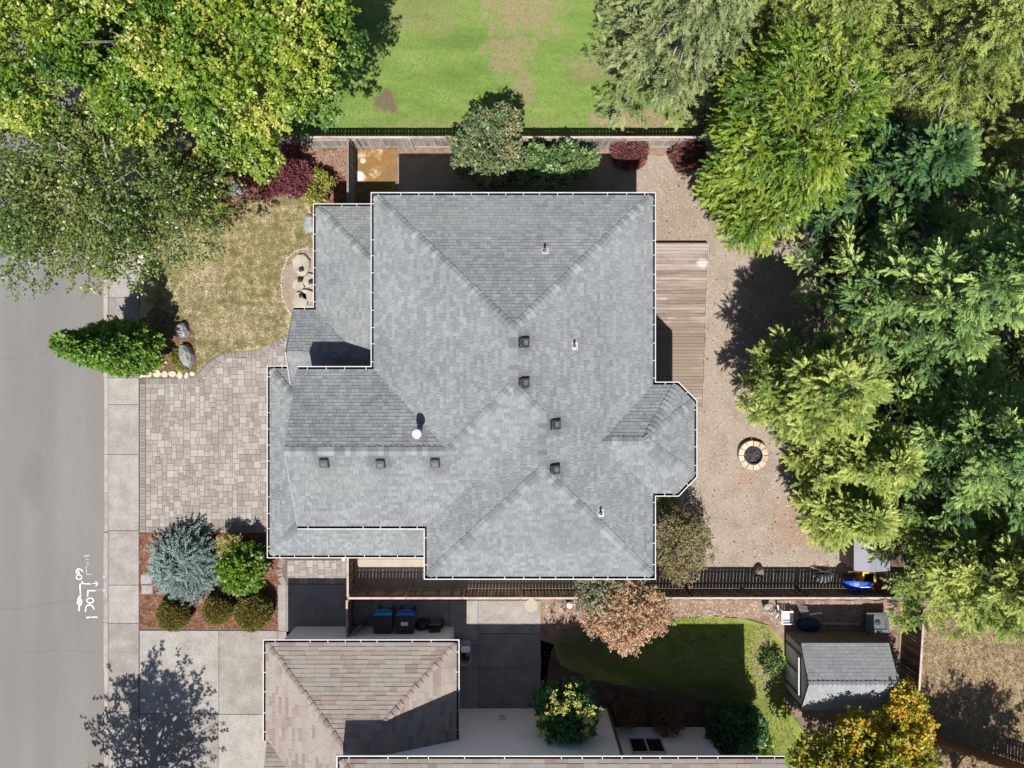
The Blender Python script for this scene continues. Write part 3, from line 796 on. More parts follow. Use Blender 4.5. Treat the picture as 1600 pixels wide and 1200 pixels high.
def window(parent, c, w, h, face, name='window'):
    """c = centre on the wall plane; face = 'N','S','E','W'"""
    rot = {'S': 0, 'E': math.pi / 2, 'N': math.pi, 'W': -math.pi / 2}[face]
    b = MB(); t = .07
    for x0, x1, z0, z1 in ((-w / 2, w / 2, h / 2 - t, h / 2), (-w / 2, w / 2, -h / 2, -h / 2 + t), (-w / 2, -w / 2 + t, -h / 2 + t, h / 2 - t), (w / 2 - t, w / 2, -h / 2 + t, h / 2 - t), (-t / 2, t / 2, -h / 2 + t, h / 2 - t)):
        b.box(x0, x1, -.07, .03, z0, z1)
    f = link(name, b.mesh(name, M['white']), parent, c, (0, 0, rot))
    for s in (-1, 1):
        b = MB(); b.box(-w / 4 + t * .7, w / 4 - t * .7, -.035, -.02, -h / 2 + t, h / 2 - t)
        v = Vector((s * w / 4, 0, 0)); v.rotate(Matrix.Rotation(rot, 3, 'Z'))
        o = bpy.data.objects.new('pane', b.mesh('pane', M['glass'])); C.objects.link(o); o.parent = f; o.location = (s * w / 4, 0, 0)
    return f

# ------------------------------------------------------------------ the house with the grey roof
K = .50; ZE, ZL = 5.3, 2.9
house = thing('house', 'large two storey house with grey shingle hip roof and white gutters', 'house', (0, 0, 0))
cN = Comp(rectf(-5.31, 5.41, -5.27, 7.46), [pW(K, -5.31, ZE), pE(K, 5.41, ZE), pS(K, -5.27, ZE), pN(K, 7.46, ZE)])
cW = Comp(rectf(-8.29, -2.30, -5.27, .74), [pS(K, -5.27, ZE), pN(K, .74, ZE)])
cS = Comp(rectf(-3.26, 5.41, -7.21, 1.2), [pW(K, -3.26, ZE), pE(K, 5.41, ZE), pS(K, -7.21, ZE)])
ax, ay, az = 4.95, -1.93, ZE + K * 2.07
def diag(x0, y0, x1, y1):
    d = Vector((x1 - x0, y1 - y0)).normalized(); n = Vector((d.y, -d.x))
    if n.dot(Vector((ax - x0, ay - y0))) < 0: n = -n
    k = (az - ZE) / n.dot(Vector((ax - x0, ay - y0)))
    return (n.x * k, n.y * k, ZE - k * (n.x * x0 + n.y * y0))
cB = Comp([(3.0, -4.00), (6.38, -4.00), (7.01, -3.34), (7.01, -.5), (6.38, .14), (3.0, .14)],
          [pN(K, .14, ZE), pS(K, -4.00, ZE), pE(K, 7.01, ZE), diag(6.38, .14, 7.01, -.5), diag(7.01, -3.34, 6.38, -4.00)])
cL = Comp(rectf(-8.23, -4.9, .45, 7.67), [pW(K, -8.23, ZL), pN(K, 7.67, ZL)])
cP = Comp(rectf(-9.20, -5.2, -1.0, 3.32), [pN(K, 3.32, ZL), pS(K, -.32, ZL)])
cG = Comp(rectf(-10.17, -3.0, -6.97, .84), [pW(K, -10.17, ZL), pS(K, -6.97, ZL), pN(K, .84, ZL)])
upper, lower = [cN, cW, cS, cB], [cL, cP, cG]
b = MB(); roof_deck(upper + lower, b)
roof = b.build('roof', M['felt'], house)
sh = shingle_list(upper, .143, .09, .29, 21) + shingle_list(lower, .143, .09, .29, 22)
o = shingle_mb(sh).build('shingles', M['roof'], roof); o['kind'] = 'stuff'
nW, nE, nS, nN = (plane_n(p) for p in (pW(K, 0, 0), pE(K, 0, 0), pS(K, 0, 0), pN(K, 0, 0)))
def zN(x, y): return max(c.h(x, y) for c in upper)
def zLo(x, y): return max(c.h(x, y) for c in lower)
def caps(a, c, n0, n1, low=False, comp=None, parent=None, m=None, **kw):
    f = comp.h if comp else None
    line_caps(parent or roof, (*a, f(*a)), (*c, f(*c)), n0, n1, m or M['cap'], **kw)
e = .05
caps((-5.31 + e, 7.46 - e), (.05, 2.10), nW, nN, comp=cN, seed=1)
caps((5.41 - e, 7.46 - e), (.05, 2.10), nE, nN, comp=cN, seed=2)
caps((.05, .10), (.05, 2.02), nW, nE, comp=cN, seed=3)
caps((-2.35, -2.30), (.05, .10), nW, nS, comp=cN, seed=4)
caps((1.02, -.88), (.05, .10), nE, nS, comp=cN, seed=5)
caps((-8.27, -2.265), (-2.45, -2.265), nN, nS, comp=cW, seed=6)
caps((1.075, -2.9), (1.075, -1.0), nW, nE, comp=cS, seed=7)
caps((-3.26 + e, -7.21 + e), (1.07, -2.88), nW, nS, comp=cS, seed=8)
caps((5.41 - e, -7.21 + e), (1.08, -2.88), nE, nS, comp=cS, seed=9)
caps((3.35, ay), (ax - .05, ay), nN, nS, comp=cB, seed=10)
nNE, nSE = plane_n(cB.planes[3]), plane_n(cB.planes[4])
caps((6.36, .12), (ax, ay), nN, nNE, comp=cB, seed=11); caps((7.0, -.52), (ax, ay), nE, nNE, comp=cB, seed=12)
caps((6.36, -3.98), (ax, ay), nS, nSE, comp=cB, seed=13); caps((7.0, -3.34), (ax, ay), nE, nSE, comp=cB, seed=14)
caps((-8.23 + e, 7.67 - e), (-5.2, 4.64), nW, nN, comp=cL, seed=15)
caps((-10.17 + e, .84 - e), (-8.75, -.58), nW, nN, comp=cG, seed=16)
caps((-10.17 + e, -6.97 + e), (-8.5, -5.3), nW, nS, comp=cG, seed=17)
# gutters (outward is to the right of travel: clockwise round the house seen from above)
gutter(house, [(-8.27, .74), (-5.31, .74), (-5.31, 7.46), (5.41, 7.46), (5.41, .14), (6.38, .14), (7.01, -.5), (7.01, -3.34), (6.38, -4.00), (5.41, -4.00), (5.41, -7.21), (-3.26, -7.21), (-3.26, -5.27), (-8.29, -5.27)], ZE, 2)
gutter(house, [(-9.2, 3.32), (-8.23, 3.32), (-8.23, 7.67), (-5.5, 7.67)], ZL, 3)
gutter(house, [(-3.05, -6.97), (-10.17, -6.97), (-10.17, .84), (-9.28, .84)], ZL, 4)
# rake boards and gable wall of the wing and of the porch
b = MB()
for x, y0, y1, cp in ((-8.31, -5.27, .74, cW),):
    ym = (y0 + y1) / 2
    for ya, yb in ((y0, ym), (ym, y1)):
        za, zb = cp.h(x + .05, ya + 1e-3) if ya == y0 else cp.h(x + .05, ym), cp.h(x + .05, ym) if yb == ym else cp.h(x + .05, yb - 1e-3)
        b.loft([[(x - .004, ya, za - .22), (x - .004, ya, za + .006), (x + .02, ya, za + .006), (x + .02, ya, za - .22)], [(x - .004, yb, zb - .22), (x - .004, yb, zb + .006), (x + .02, yb, zb + .006), (x + .02, yb, zb - .22)]])
x = -9.22
for ya, yb, za, zb in ((1.5, 3.32, ZL + K * 1.95, ZL), (-1.0, 1.5, ZL - K * .55, ZL + K * 1.95)):
    b.loft([[(x - .03, ya, za - .2), (x - .03, ya, za + .012), (x + .02, ya, za + .012), (x + .02, ya, za - .2)], [(x - .03, yb, zb - .2), (x - .03, yb, zb + .012), (x + .02, yb, zb + .012), (x + .02, yb, zb - .2)]])
b.build('rake_board', M['grey_metal'], house)
b = MB(); b.poly([(-7.9, -4.95, ZE - .1), (-7.9, -2.265, 6.72), (-7.9, .45, ZE - .1)]); b.build('gable_wall', M['siding'], house)
b = MB()
wall_mb(b, [(-5.0, -4.95), (-2.95, -4.95), (-2.95, -6.9), (5.05, -6.9), (5.05, -3.7), (6.25, -3.7), (6.7, -3.2), (6.7, -.7), (6.25, -.15), (5.1, -.15), (5.1, 7.15), (-5.0, 7.15)], 0, ZE - .14)
wall_mb(b, [(-7.9, -4.95), (-4.9, -4.95), (-4.9, .45), (-7.9, .45)], 2.6, ZE + .1)
wall_mb(b, [(-9.9, -6.7), (-2.9, -6.7), (-2.9, .5), (-9.9, .5)], 0, ZL - .14)
wall_mb(b, [(-7.9, .4), (-4.9, .4), (-4.9, 7.4), (-7.9, 7.4)], 0, ZL - .14)
b.build('wall', M['siding'], house)
b = MB()
for f, z in ((cN.foot, ZE), (cW.foot, ZE), (rectf(-3.26, 5.4, -7.21, -5.27), ZE), ([(5.0, -4.0), (6.38, -4.0), (7.01, -3.34), (7.01, -.5), (6.38, .14), (5.0, .14)], ZE), (cL.foot, ZL), (rectf(-10.17, -3, -6.97, .84), ZL)):
    b.poly([(x, y, z - .135 - .002 * len(b.f)) for x, y in reversed(f)])
b.build('soffit', M['soffit'], house)
b = MB(); b.box(-9.1, -8.98, 2.9, 3.02, 0, ZL - .1); b.build('porch_post', M['white'], house)
gd = MB()
for k in range(4):
    for j in range(4): gd.box(-9.96, -9.925, -5.55 + j * 1.25, -4.36 + j * 1.25, .05 + k * .56, .58 + k * .56, bev=.03)
gd.build('garage_door', M['white_plastic'], house)
window(house, (-3.5, 7.175, 3.9), 1.5, 1.2, 'N'); window(house, (2.5, 7.175, 3.9), 1.5, 1.2, 'N')
window(house, (5.125, 4.5, 3.9), 1.5, 1.2, 'E'); window(house, (6.725, -1.95, 3.6), 1.6, 1.4, 'E'); window(house, (5.125, 3.2, 1.2), 2.4, 2.0, 'E')
window(house, (-7.925, -2.2, 4.4), 1.8, 1.2, 'W'); window(house, (-5.025, 3.8, 4.4) if False else (-7.925, 5.4, 1.5), 1.6, 1.3, 'W')
window(house, (1.0, -6.925, 3.9), 1.5, 1.2, 'S')

# roof vents, pipes and the flue
def roof_z(x, y): return max(max(c.h(x, y) for c in upper), max(c.h(x, y) for c in lower))
def on_roof(u, v, dz=0.0):
    z = 6.5
    for _ in range(12):
        x, y, _z = W(u, v, z); z = roof_z(x, y) + dz
    return W(u, v, z)
def tilt_rot(x, y):
    d = .05
    n = Vector((-(roof_z(x + d, y) - roof_z(x - d, y)) / (2 * d), -(roof_z(x, y + d) - roof_z(x, y - d)) / (2 * d), 1)).normalized()
    return n
def roof_vent(u, v, up):
    """low black box vent: sloped hood with rounded head, wide flange; up = plan direction of upslope"""
    p = Vector(on_roof(u, v)); n = tilt_rot(p.x, p.y)
    yv = Vector((up[0], up[1], 0)); yv = (yv - n * yv.dot(n)).normalized(); xv = yv.cross(n)
    def T(q): return tuple(p + xv * q[0] + yv * q[1] + n * q[2])
    b = MB(); b.poly([T(q) for q in ((-.19, -.19, .021), (.19, -.19, .021), (.19, .21, .021), (-.19, .21, .021))])
    f = b.build('roof_vent', M['vent'], roof if False else house)
    def ring(w, y0, y1, z0, z1, n_=5):
        r = [( -w, y0, z0), (w, y0, z0)]
        rad = .07
        for k in range(n_): a = k / (n_ - 1) * math.pi / 2; r.append((w - rad + rad * math.cos(a), y1 - rad + rad * math.sin(a), z1))
        for k in range(n_): a = math.pi / 2 + k / (n_ - 1) * math.pi / 2; r.append((-w + rad + rad * math.cos(a), y1 - rad + rad * math.sin(a), z1))
        return [T(q) for q in r]
    b = MB()
    b.loft([ring(.165, -.17, .185, .02, .02), ring(.165, -.17, .18, .125, .10), ring(.145, -.155, .155, .145, .125)])
    b.build('hood', M['vent'], f, loc=p)
    b = MB()
    b.poly([T(q) for q in ((-.09, -.1, .152), (.09, -.1, .152), (.09, .06, .144), (-.09, .06, .144))]); b.build('hood_panel', M['cover'], f)
for u, v, up in ((818, 534, (-1, 0)), (818, 597, (-1, 0)), (867, 662, (-1, 0)), (866, 732, (-1, 0)), (507, 721, (0, 1)), (595, 722, (0, 1)), (680, 721, (0, 1))):
    roof_vent(u, v + 1, up)
def vent_pipe(u, v, h=.32, r=.045, col='grey_metal'):
    p = Vector(on_roof(u, v)); n = tilt_rot(p.x, p.y)
    a = n.orthogonal().normalized()
    xv = Vector((1, 0, 0)); xv = (xv - n * xv.dot(n)).normalized(); yv = n.cross(xv)
    b = MB(); b.poly([tuple(p + xv * x + yv * y + n * .02) for x, y in ((-.09, -.16), (.15, -.16), (.15, .13), (-.09, .13))])
    f = b.build('vent_pipe', M['white'], house)
    b = MB(); b.lathe([(r * 1.9, .0), (r * 1.5, .06), (r * 1.05, .11)], 14, p - Vector((0, 0, .02))); b.build('pipe_collar', M['vent'], f)
    b = MB(); b.lathe([(r, -.05), (r, h), (r * .8, h), (r * .8, h - .1)], 14, p, capt=True); b.build('pipe', M[col], f, smooth=False)
vent_pipe(851, 392); vent_pipe(897, 540); vent_pipe(938, 801)
p = Vector(on_roof(655, 676)); n = tilt_rot(p.x, p.y)
b = MB(); xv = Vector((1, 0, 0)); yv = n.cross(xv).normalized()
b.poly([tuple(p + xv * x + yv * y + n * .02) for x, y in ((-.22, -.14), (.22, -.14), (.22, .22), (-.22, .22))])
fl = b.build('flue_pipe', M['grey_metal'], house)
b = MB(); b.lathe([(.14, -.15), (.105, .1), (.10, .55)], 18, p); b.build('flue_tube', M['white'], fl)
b = MB(); b.lathe([(.10, .60), (.175, .56), (.175, .68), (.16, .705), (.06, .735)], 20, p); b.build('flue_cap', M['white'], fl)

# ------------------------------------------------------------------ the neighbour's house (lower edge)
nb = thing('neighbour_house', 'house with brown mottled shingle roof and pale siding below the patio', 'house', (0, -16, 0))
KN = .42
nG = Comp(rectf(-10.34, -2.36, -26, -10.69), [pW(KN, -10.34, ZL), pE(KN, -2.36, ZL), pN(KN, -10.69, ZL)])
nP = Comp(rectf(-10.30, -7.0, -19.2, -14.75), [pN(KN, -14.75, ZL + .02), pS(KN, -19.2, ZL + .02)])
nG2 = Comp(nG.foot, nG.planes)
nU = Comp(rectf(-6.63, 10.53, -24.5, -14.31), [pW(KN, -6.63, ZE), pN(KN, -14.31, ZE), pS(KN, -24.5, ZE)])
b = MB(); roof_deck([nG, nP, nU], b)
nroof = b.build('roof', M['felt'], nb)
sl = shingle_list([nG, nP], .172, .28, .70, 31) + shingle_list([nU], .172, .28, .70, 32)
def vis(q):
    x, y, z = q[0][0]; s = sc(z); u, v = U0 + x * s, V0 - y * s
    return 380 < u < 1250 and v < 1215
big = sorted([q for q in sl if vis(q) and not (q[0][0][1] < -14.8 and q[0][0][0] > -6.63 and q[0][0][2] < 5.2)], key=lambda q: -q[3])[:295]
ids = set(id(q) for q in big)
for q in big:
    o = shingle_mb([q]).build('shingle', M['roof_n'], nroof)
o = shingle_mb([q for q in sl if id(q) not in ids]).build('shingles', M['roof_n'], nroof); o['kind'] = 'stuff'
M['cap_n'] = mat('ridge_cap_brown', [(.18, .14, .12), (.225, .185, .162), (.265, .228, .20)], .8, .9, .5, 120, .2, 90, var=.8, lo=.1, hi=.92)
nW2, nE2, nS2, nN2 = (plane_n(p) for p in (pW(KN, 0, 0), pE(KN, 0, 0), pS(KN, 0, 0), pN(KN, 0, 0)))
caps((-10.30, -10.73), (-6.6, -14.43), nW2, nN2, comp=nG, parent=nroof, m=M['cap_n'], step=.28, w=.11, seed=31)
caps((-2.40, -10.73), (-6.0, -14.33), nE2, nN2, comp=nG, parent=nroof, m=M['cap_n'], step=.28, w=.11, seed=32)
caps((-6.59, -14.35), (-5.4, -15.54), nW2, nN2, comp=nU, parent=nroof, m=M['cap_n'], step=.28, w=.11, seed=33)
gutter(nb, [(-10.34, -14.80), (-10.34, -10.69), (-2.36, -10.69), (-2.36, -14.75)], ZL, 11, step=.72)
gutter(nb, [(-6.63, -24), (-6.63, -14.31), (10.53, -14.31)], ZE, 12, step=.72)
b = MB(); wall_mb(b, [(-10.0, -25), (-2.7, -25), (-2.7, -11.0), (-10.0, -11.0)], 0, ZL - .14); wall_mb(b, [(-6.3, -24), (4.47, -24), (4.47, -14.8), (-6.3, -14.8)], 0, ZE - .14)
wall_mb(b, [(4.4, -24), (8.98, -24), (8.98, -15.67), (4.4, -15.67)], 0, ZE - .14); wall_mb(b, [(8.9, -24), (10.2, -24), (10.2, -16.5), (8.9, -16.5)], 0, ZE - .14)
b.build('wall', M['siding_n'], nb)
b = MB()
for x, y in ((4.47, -14.8), (8.98, -15.67), (10.2, -16.5)): b.box(x - .09, x + .035, y - .09, y + .035, 0, ZE - .15)
b.build('corner_board', M['trim_brown'], nb)
b = MB(); b.poly([(x, y, ZE - .137) for x, y in reversed(nU.foot)]); b.poly([(x, y, ZL - .137) for x, y in reversed(nG.foot)]); b.build('soffit', M['soffit'], nb)
window(nb, (5.9, -15.64, 1.72), 1.5, 1.25, 'N')
b = MB(); b.box(-.58, -.28, -14.8, -14.70, .95, 1.16); b.box(-.55, -.31, -14.70, -14.66, .92, .98); b.build('wall_vent', M['soffit'], nb)

# ------------------------------------------------------------------ fences
def fence(label, p0, p1, h=1.5, m='fence', pw=.142, gap=.012, face=1, cap=True, name='board_fence', posts=True, group=None, capm='cap_wood', z0=0.0, seed=1):
    """boards from p0 to p1; rails and posts on the left side for face=1, on the right for -1"""
    r = random.Random(seed)
    p0, p1 = Vector(p0), Vector(p1); d = p1 - p0; L = d.length; d.normalize(); nr = Vector((-d.y, d.x)) * face
    ang = math.atan2(d.y, d.x)
    t = thing(name, label, 'fence', (p0.x, p0.y, z0), group)
    n = int(L / (pw + gap)); st = L / n
    mes = []
    for k in range(3):
        b = MB(); b.box(-pw / 2, pw / 2, -.009, .009, .03, h - .02 + .008 * (k - 1), bev=.004); mes.append(b.mesh('picket', M[m]))
    for k in range(n):
        if r.random() < .004: continue
        c = p0 + d * (st * (k + .5))
        link('picket', mes[r.randrange(3)], t, (c.x, c.y, z0), (r.uniform(-.006, .006), r.uniform(-.004, .004), ang + r.uniform(-.02, .02)))
    def bar(a0, a1, off0, off1, za, zb, nm, mm):
        b = MB(); b.box(0, a1 - a0, off0, off1, za, zb, bev=.006)
        c = p0 + d * a0
        link(nm, b.mesh(nm, M[mm]), t, (c.x, c.y, z0), (0, 0, ang))
    np_ = max(1, round(L / 2.45)); sp = L / np_
    s0, s1 = sorted((face * .0115, face * .05))
    for k in range(np_):
        for zz in (.3, h * .78): bar(k * sp + .05, (k + 1) * sp - .05, s0, s1, zz, zz + .085, 'rail', m)
        if cap: bar(k * sp + .003, (k + 1) * sp - .003, -.045 + face * .012, .05 + face * .012, h - .012, h + .026, 'top_rail', capm)
    q0, q1 = sorted((face * .0115, face * .10))
    if posts:
        for k in range(np_ + 1):
            c = min(max(k * sp - .045, 0), L - .09)
            bar(c, c + .09, q0, q1, 0, h - .014, 'post', m)
    return t
YF, YS = 11.12, -9.235
fence('long weathered grey board fence between the big green lawn and the yard', (W(470, 214, 1.5)[0], YF), (W(1150, 214, 1.5)[0], YF), m='fence_grey', face=-1, seed=2)
fence('brown board fence along the patio, longest one, below the grey roof', (-7.26, YS), (18.25, YS), face=1, seed=3)
fence('short grey fence running from the lawn fence to the front corner of the house', (-7.26, YF - .06), (-7.26, 7.62), m='fence_grey', face=1, gap=.006, capm='fence_grey', seed=4)
fence('brown gate fence between the paved path and the narrow side yard', (-7.26, -6.75), (-7.26, YS + .07), face=1, gap=.008, seed=5, name='gate_fence')
fence('short brown fence between the dark driveway strip and the bin patio', (-7.30, YS - .07), (-7.30, -10.95), face=1, gap=.008, seed=6, name='gate_fence')
fence('brown side fence behind the garden shed facing the dry field', (18.2, YS - .06), (17.8, -15.6), face=1, gap=.01, seed=7)
fence('orange brown fence in the lower right corner beyond the yellow tree', (18.4, -15.55), (26.5, -18.3), face=-1, m='fence_orange', capm='fence_orange', gap=.02, seed=8)
# small leaning wooden gate at the neighbour's side
t = thing('wooden_gate', 'narrow dark wooden gate standing open by the neighbour bins', 'gate', (-7.25, -11.0, 0))
for k in range(5):
    b = MB(); b.box(-.06, .06, -.01, .01, .05, 1.25, bev=.004); link('board', b.mesh('board', M['fence']), t, (-7.12 + k * .09, -10.95 + k * .1, 0), (0, 0, .85))
b = MB(); b.box(0, .62, -.02, .02, .3, .38); link('brace', b.mesh('brace', M['fence']), t, (-7.14, -10.99, 0), (0, 0, .85))
b = MB(); b.box(0, .62, -.02, .02, 1.25, 1.28); link('top_rail', b.mesh('top_rail', M['cap_wood']), t, (-7.14, -10.97, 0), (0, 0, .85))
# white gate post with latch at the path
t = thing('gate_post', 'white post with diagonal brace at the head of the path gate', 'post', (-7.42, -6.9, 0))
b = MB(); b.box(-7.50, -7.36, -7.55, -6.75, 1.50, 1.54, bev=.006); b.build('cap_board', M['white_plastic'], t)
b = MB(); b.box(-7.48, -7.38, -6.95, -6.85, 0, 1.5); b.build('post', M['white_plastic'], t)
b = MB(); b.tube([(-7.34, -6.85, 1.45), (-7.02, -6.75, 1.15)], .02); b.tube([(-7.34, -7.2, 1.45), (-7.0, -6.8, 1.1)], .015); b.build('brace', M['grey_metal'], t)

# ------------------------------------------------------------------ deck
HD = .30
dk = thing('deck', 'weathered wooden deck against the east wall of the house', 'deck', (7, 4, 0))
y0, y1 = W2(0, 640, HD)[1], W2(0, 381, HD)[1]
xr_top, xr_bot = W2(1106, 381, HD)[0], W2(1097, 640, HD)[0]
n = int((y1 - y0) / .15); st = (y1 - y0) / n
for k in range(n):
    yy = y0 + (k + .5) * st; xr = xr_bot + (xr_top - xr_bot) * (k + .5) / n + random.uniform(-.012, .012)
    xl = 5.12
    cuts = [xl, xr] if k % 3 else [xl, xl + random.choice([1.2, 2.0, 1.6]), xr]
    for a, c in zip(cuts[:-1], cuts[1:]):
        b = MB(); L = c - a; b.box(-L / 2 + .002, L / 2 - .002, -st / 2 + .004, st / 2 - .004, -.035, random.uniform(0, .004), bev=.006)
        link('board', b.mesh('board', M['deck']), dk, ((a + c) / 2, yy, HD), (0, 0, random.uniform(-.001, .001)))
b = MB(); b.box(0, .04, 0, y1 - y0, -.24, -.012); o = link('rim_board', b.mesh('rim_board', M['deck']), dk, (xr_bot + .012, y0, HD), (0, 0, -math.atan2(xr_top - xr_bot, y1 - y0)))
b = MB(); b.box(5.12, xr_top, y1 + .006, y1 + .044, .02, HD - .01); b.build('rim_board', M['deck'], dk)
b = MB(); b.box(5.12, xr_bot, y0 - .044, y0 - .006, .02, HD - .01); b.build('rim_board', M['deck'], dk)
b = MB()
for k in range(5): b.box(5.3 + k * .8, 5.4 + k * .8, y0 + .05, y1 - .05, .02, HD - .04)
b.build('joist', M['fence'], dk)

# ------------------------------------------------------------------ fire pit
c = W(1176, 711, .15); fp = thing('fire_pit', 'round fire pit of pale stone blocks filled with dark ash', 'fire pit', (c[0], c[1], 0))
for k in range(12):
    a0, a1 = 2 * math.pi * k / 12 + .018, 2 * math.pi * (k + 1) / 12 - .018
    ri, ro = .43 + random.uniform(-.012, .012), .68 + random.uniform(-.015, .015); b = MB(); zt = .27 + random.uniform(-.008, .008)
    def rg(ri, ro, z, e=0): return [(ri * math.cos(a0 + e), ri * math.sin(a0 + e), z), (ro * math.cos(a0 + e), ro * math.sin(a0 + e), z), (ro * math.cos((a0 + a1) / 2), ro * math.sin((a0 + a1) / 2), z), (ro * math.cos(a1 - e), ro * math.sin(a1 - e), z), (ri * math.cos(a1 - e), ri * math.sin(a1 - e), z), (ri * math.cos((a0 + a1) / 2), ri * math.sin((a0 + a1) / 2), z)]
    b.loft([rg(ri, ro, 0), rg(ri, ro, zt - .02), rg(ri + .015, ro - .018, zt, .02)])
    link('stone_block', b.mesh('stone_block', M['pit_stone']), fp, (c[0], c[1], 0))
b = MB(); b.lathe([(.42, 0), (.425, .25), (.40, .255), (.385, .12)], 24, (c[0], c[1], 0), capb=False, capt=False); b.build('steel_liner', M['vent'], fp)
b = MB(); rr = random.Random(3)
rings = [[((.39 - .06 * j) * math.cos(i * math.pi / 9), (.39 - .06 * j) * math.sin(i * math.pi / 9), .10 + .015 * j + rr.uniform(-.02, .03)) for i in range(18)] for j in range(6)]
b.loft(rings, c=(c[0], c[1], 0)); 
for k in range(14):
    a = rr.uniform(0, 6.28); q = rr.uniform(0, .28); b.box(-rr.uniform(.04, .12), rr.uniform(.04, .12), -.03, .03, .1, .16 + rr.uniform(0, .06), rot=rr.uniform(0, 3), c=(c[0] + q * math.cos(a), c[1] + q * math.sin(a), 0))
b.build('ash_bed', M['ash'], fp)

# ------------------------------------------------------------------ rocks
def rock(label, u, v, sx, sy, h, m, rot=0, seed=1, name='boulder', group=None, z0=0.0, cat='rock', flat=False, parent=None):
    r = random.Random(seed * 13 + 5); c = W(u, v, z0); b = MB(); n = 9; rings = []
    prof = [(1.02, -.05), (1.0, .25), (.86, .66), (.55, .95)] if not flat else [(1.0, -.05), (1.0, .8), (.93, 1.0)]
    off = [r.uniform(.72, 1.12) for _ in range(n)]
    for f, zz in prof:
        rings.append([(sx * f * off[i] * (1 + r.uniform(-.05, .05)) * math.cos(2 * math.pi * i / n), sy * f * off[i] * (1 + r.uniform(-.05, .05)) * math.sin(2 * math.pi * i / n), h * zz * (1 + (0 if flat and zz == 1 else r.uniform(-.12, .12)))) for i in range(n)])
    b.loft(rings)
    o = link(name, b.mesh(name, M[m]), parent, (c[0], c[1], z0), (0, 0, rot))
    if parent is None: tag(o, label, cat, group)
    return o
rock('pale grey flat topped boulder at the top of the small tree bed', 287, 516, .36, .42, .45, 'rock', .5, 1)
rock('largest grey wedge boulder in the small tree bed beside the dry lawn', 294, 556, .42, .62, .5, 'rock', .15, 2)
rock('small pale square rock at the right end of the bed edge', 301, 584, .17, .14, .12, 'rock_pale', .4, 3)
rock('bright white rock lying in the red bark near the small tree', 245, 559, .15, .14, .14, 'rock_white', 0, 4)
rock('small white stone just below the bright white rock', 238, 568, .10, .10, .1, 'rock_white', 0, 5)
rock('small cream pebble in the middle of the red bark', 259, 566, .09, .07, .07, 'rock_pale', 0, 6)
rock('white stone beside the trunk of the small tree', 245, 530, .15, .08, .1, 'rock_white', .3, 7)
es = [(223, 585, .19), (233, 585, .17), (246, 584, .20), (258, 585, .19), (270, 584, .19), (281, 586, .15), (292, 587, .12)]
for i, (u, v, s) in enumerate(es):
    rock('%s flat edging stone along the bark bed by the driveway' % ['leftmost', 'second', 'third', 'fourth', 'fifth', 'sixth', 'rightmost small'][i], u, v, s * 1.05, .16, .07, 'rock_pale', random.uniform(-.2, .2), 20 + i, 'edging_stone', 'edging stones of the bark bed', cat='stone', flat=True)
for i, (u, v, s) in enumerate([(220.5, 408, .3), (221, 428, .26), (221, 443, .22)]):
    b = MB(); c = W(u, v); b.box(-.12, .12, -s, s, 0, .05, bev=.012); o = link('edging_block', b.mesh('edging_block', M['rock_pale']), None, c, (0, 0, random.uniform(-.03, .03)))
    tag(o, '%s pale concrete block beside the sidewalk under the sparse tree' % ['upper', 'middle', 'lower'][i], 'block', 'concrete blocks beside the sidewalk')
rock('large light grey boulder right of the red maple', 470, 272, .36, .62, .45, 'rock', .45, 31)
rock('dark grey craggy boulder left of the red maple', 374, 292, .5, .42, .4, 'rock', .2, 32)
rock('small grey stone at the left foot of the red maple', 362, 300, .22, .2, .2, 'rock', 0, 33)
rock('pale flat stone beside the front wall at the lawn edge', 483, 350, .30, .5, .2, 'rock', 0, 34)
rock('brown wedge shaped boulder at the gravel edge above the fence', 1184, 892, .30, .26, .42, 'rock_brown', .5, 35)
# carved stone slabs with square lantern holes in the round gravel bed
for i, (u, v, sx, sy, sd) in enumerate([(472, 417, .42, .55, 41), (468, 444, .30, .28, 42), (484, 438, .30, .42, 43), (470, 468, .40, .40, 44), (485, 462, .3, .5, 45)]):
    o = rock(['top tan slab rock in the round gravel bed', 'small left tan rock in the round gravel bed', 'tan rock nearest the eave in the round gravel bed', 'lowest tan slab rock in the round gravel bed', 'tan rock partly under the eave in the gravel bed'][i], u, v, sx, sy, .16, 'rock_tan', sd, sd, 'slab_rock', 'tan rocks in the round gravel bed', flat=True)
for i, (u, v) in enumerate([(471, 421.5), (469, 438), (486, 441), (471, 462)]):
    c = W(u, v, .2); t = thing('lantern', ['topmost', 'left middle', 'right middle', 'lowest'][i] + ' small black lantern on the tan rocks of the gravel bed', 'lantern', (c[0], c[1], .12), 'black lanterns in the gravel bed')
    b = MB(); b.box(-.075, .075, -.075, .075, 0, .16, rot=.3, c=(c[0], c[1], .12), bev=.01); b.build('lantern_body', M['vent'], t)
    b = MB(); b.loft([[(-.095, -.095, .16), (.095, -.095, .16), (.095, .095, .16), (-.095, .095, .16)], [(-.02, -.02, .23), (.02, -.02, .23), (.02, .02, .23), (-.02, .02, .23)]], rot=.3, c=(c[0], c[1], .12)); b.build('lantern_lid', M['vent'], t)
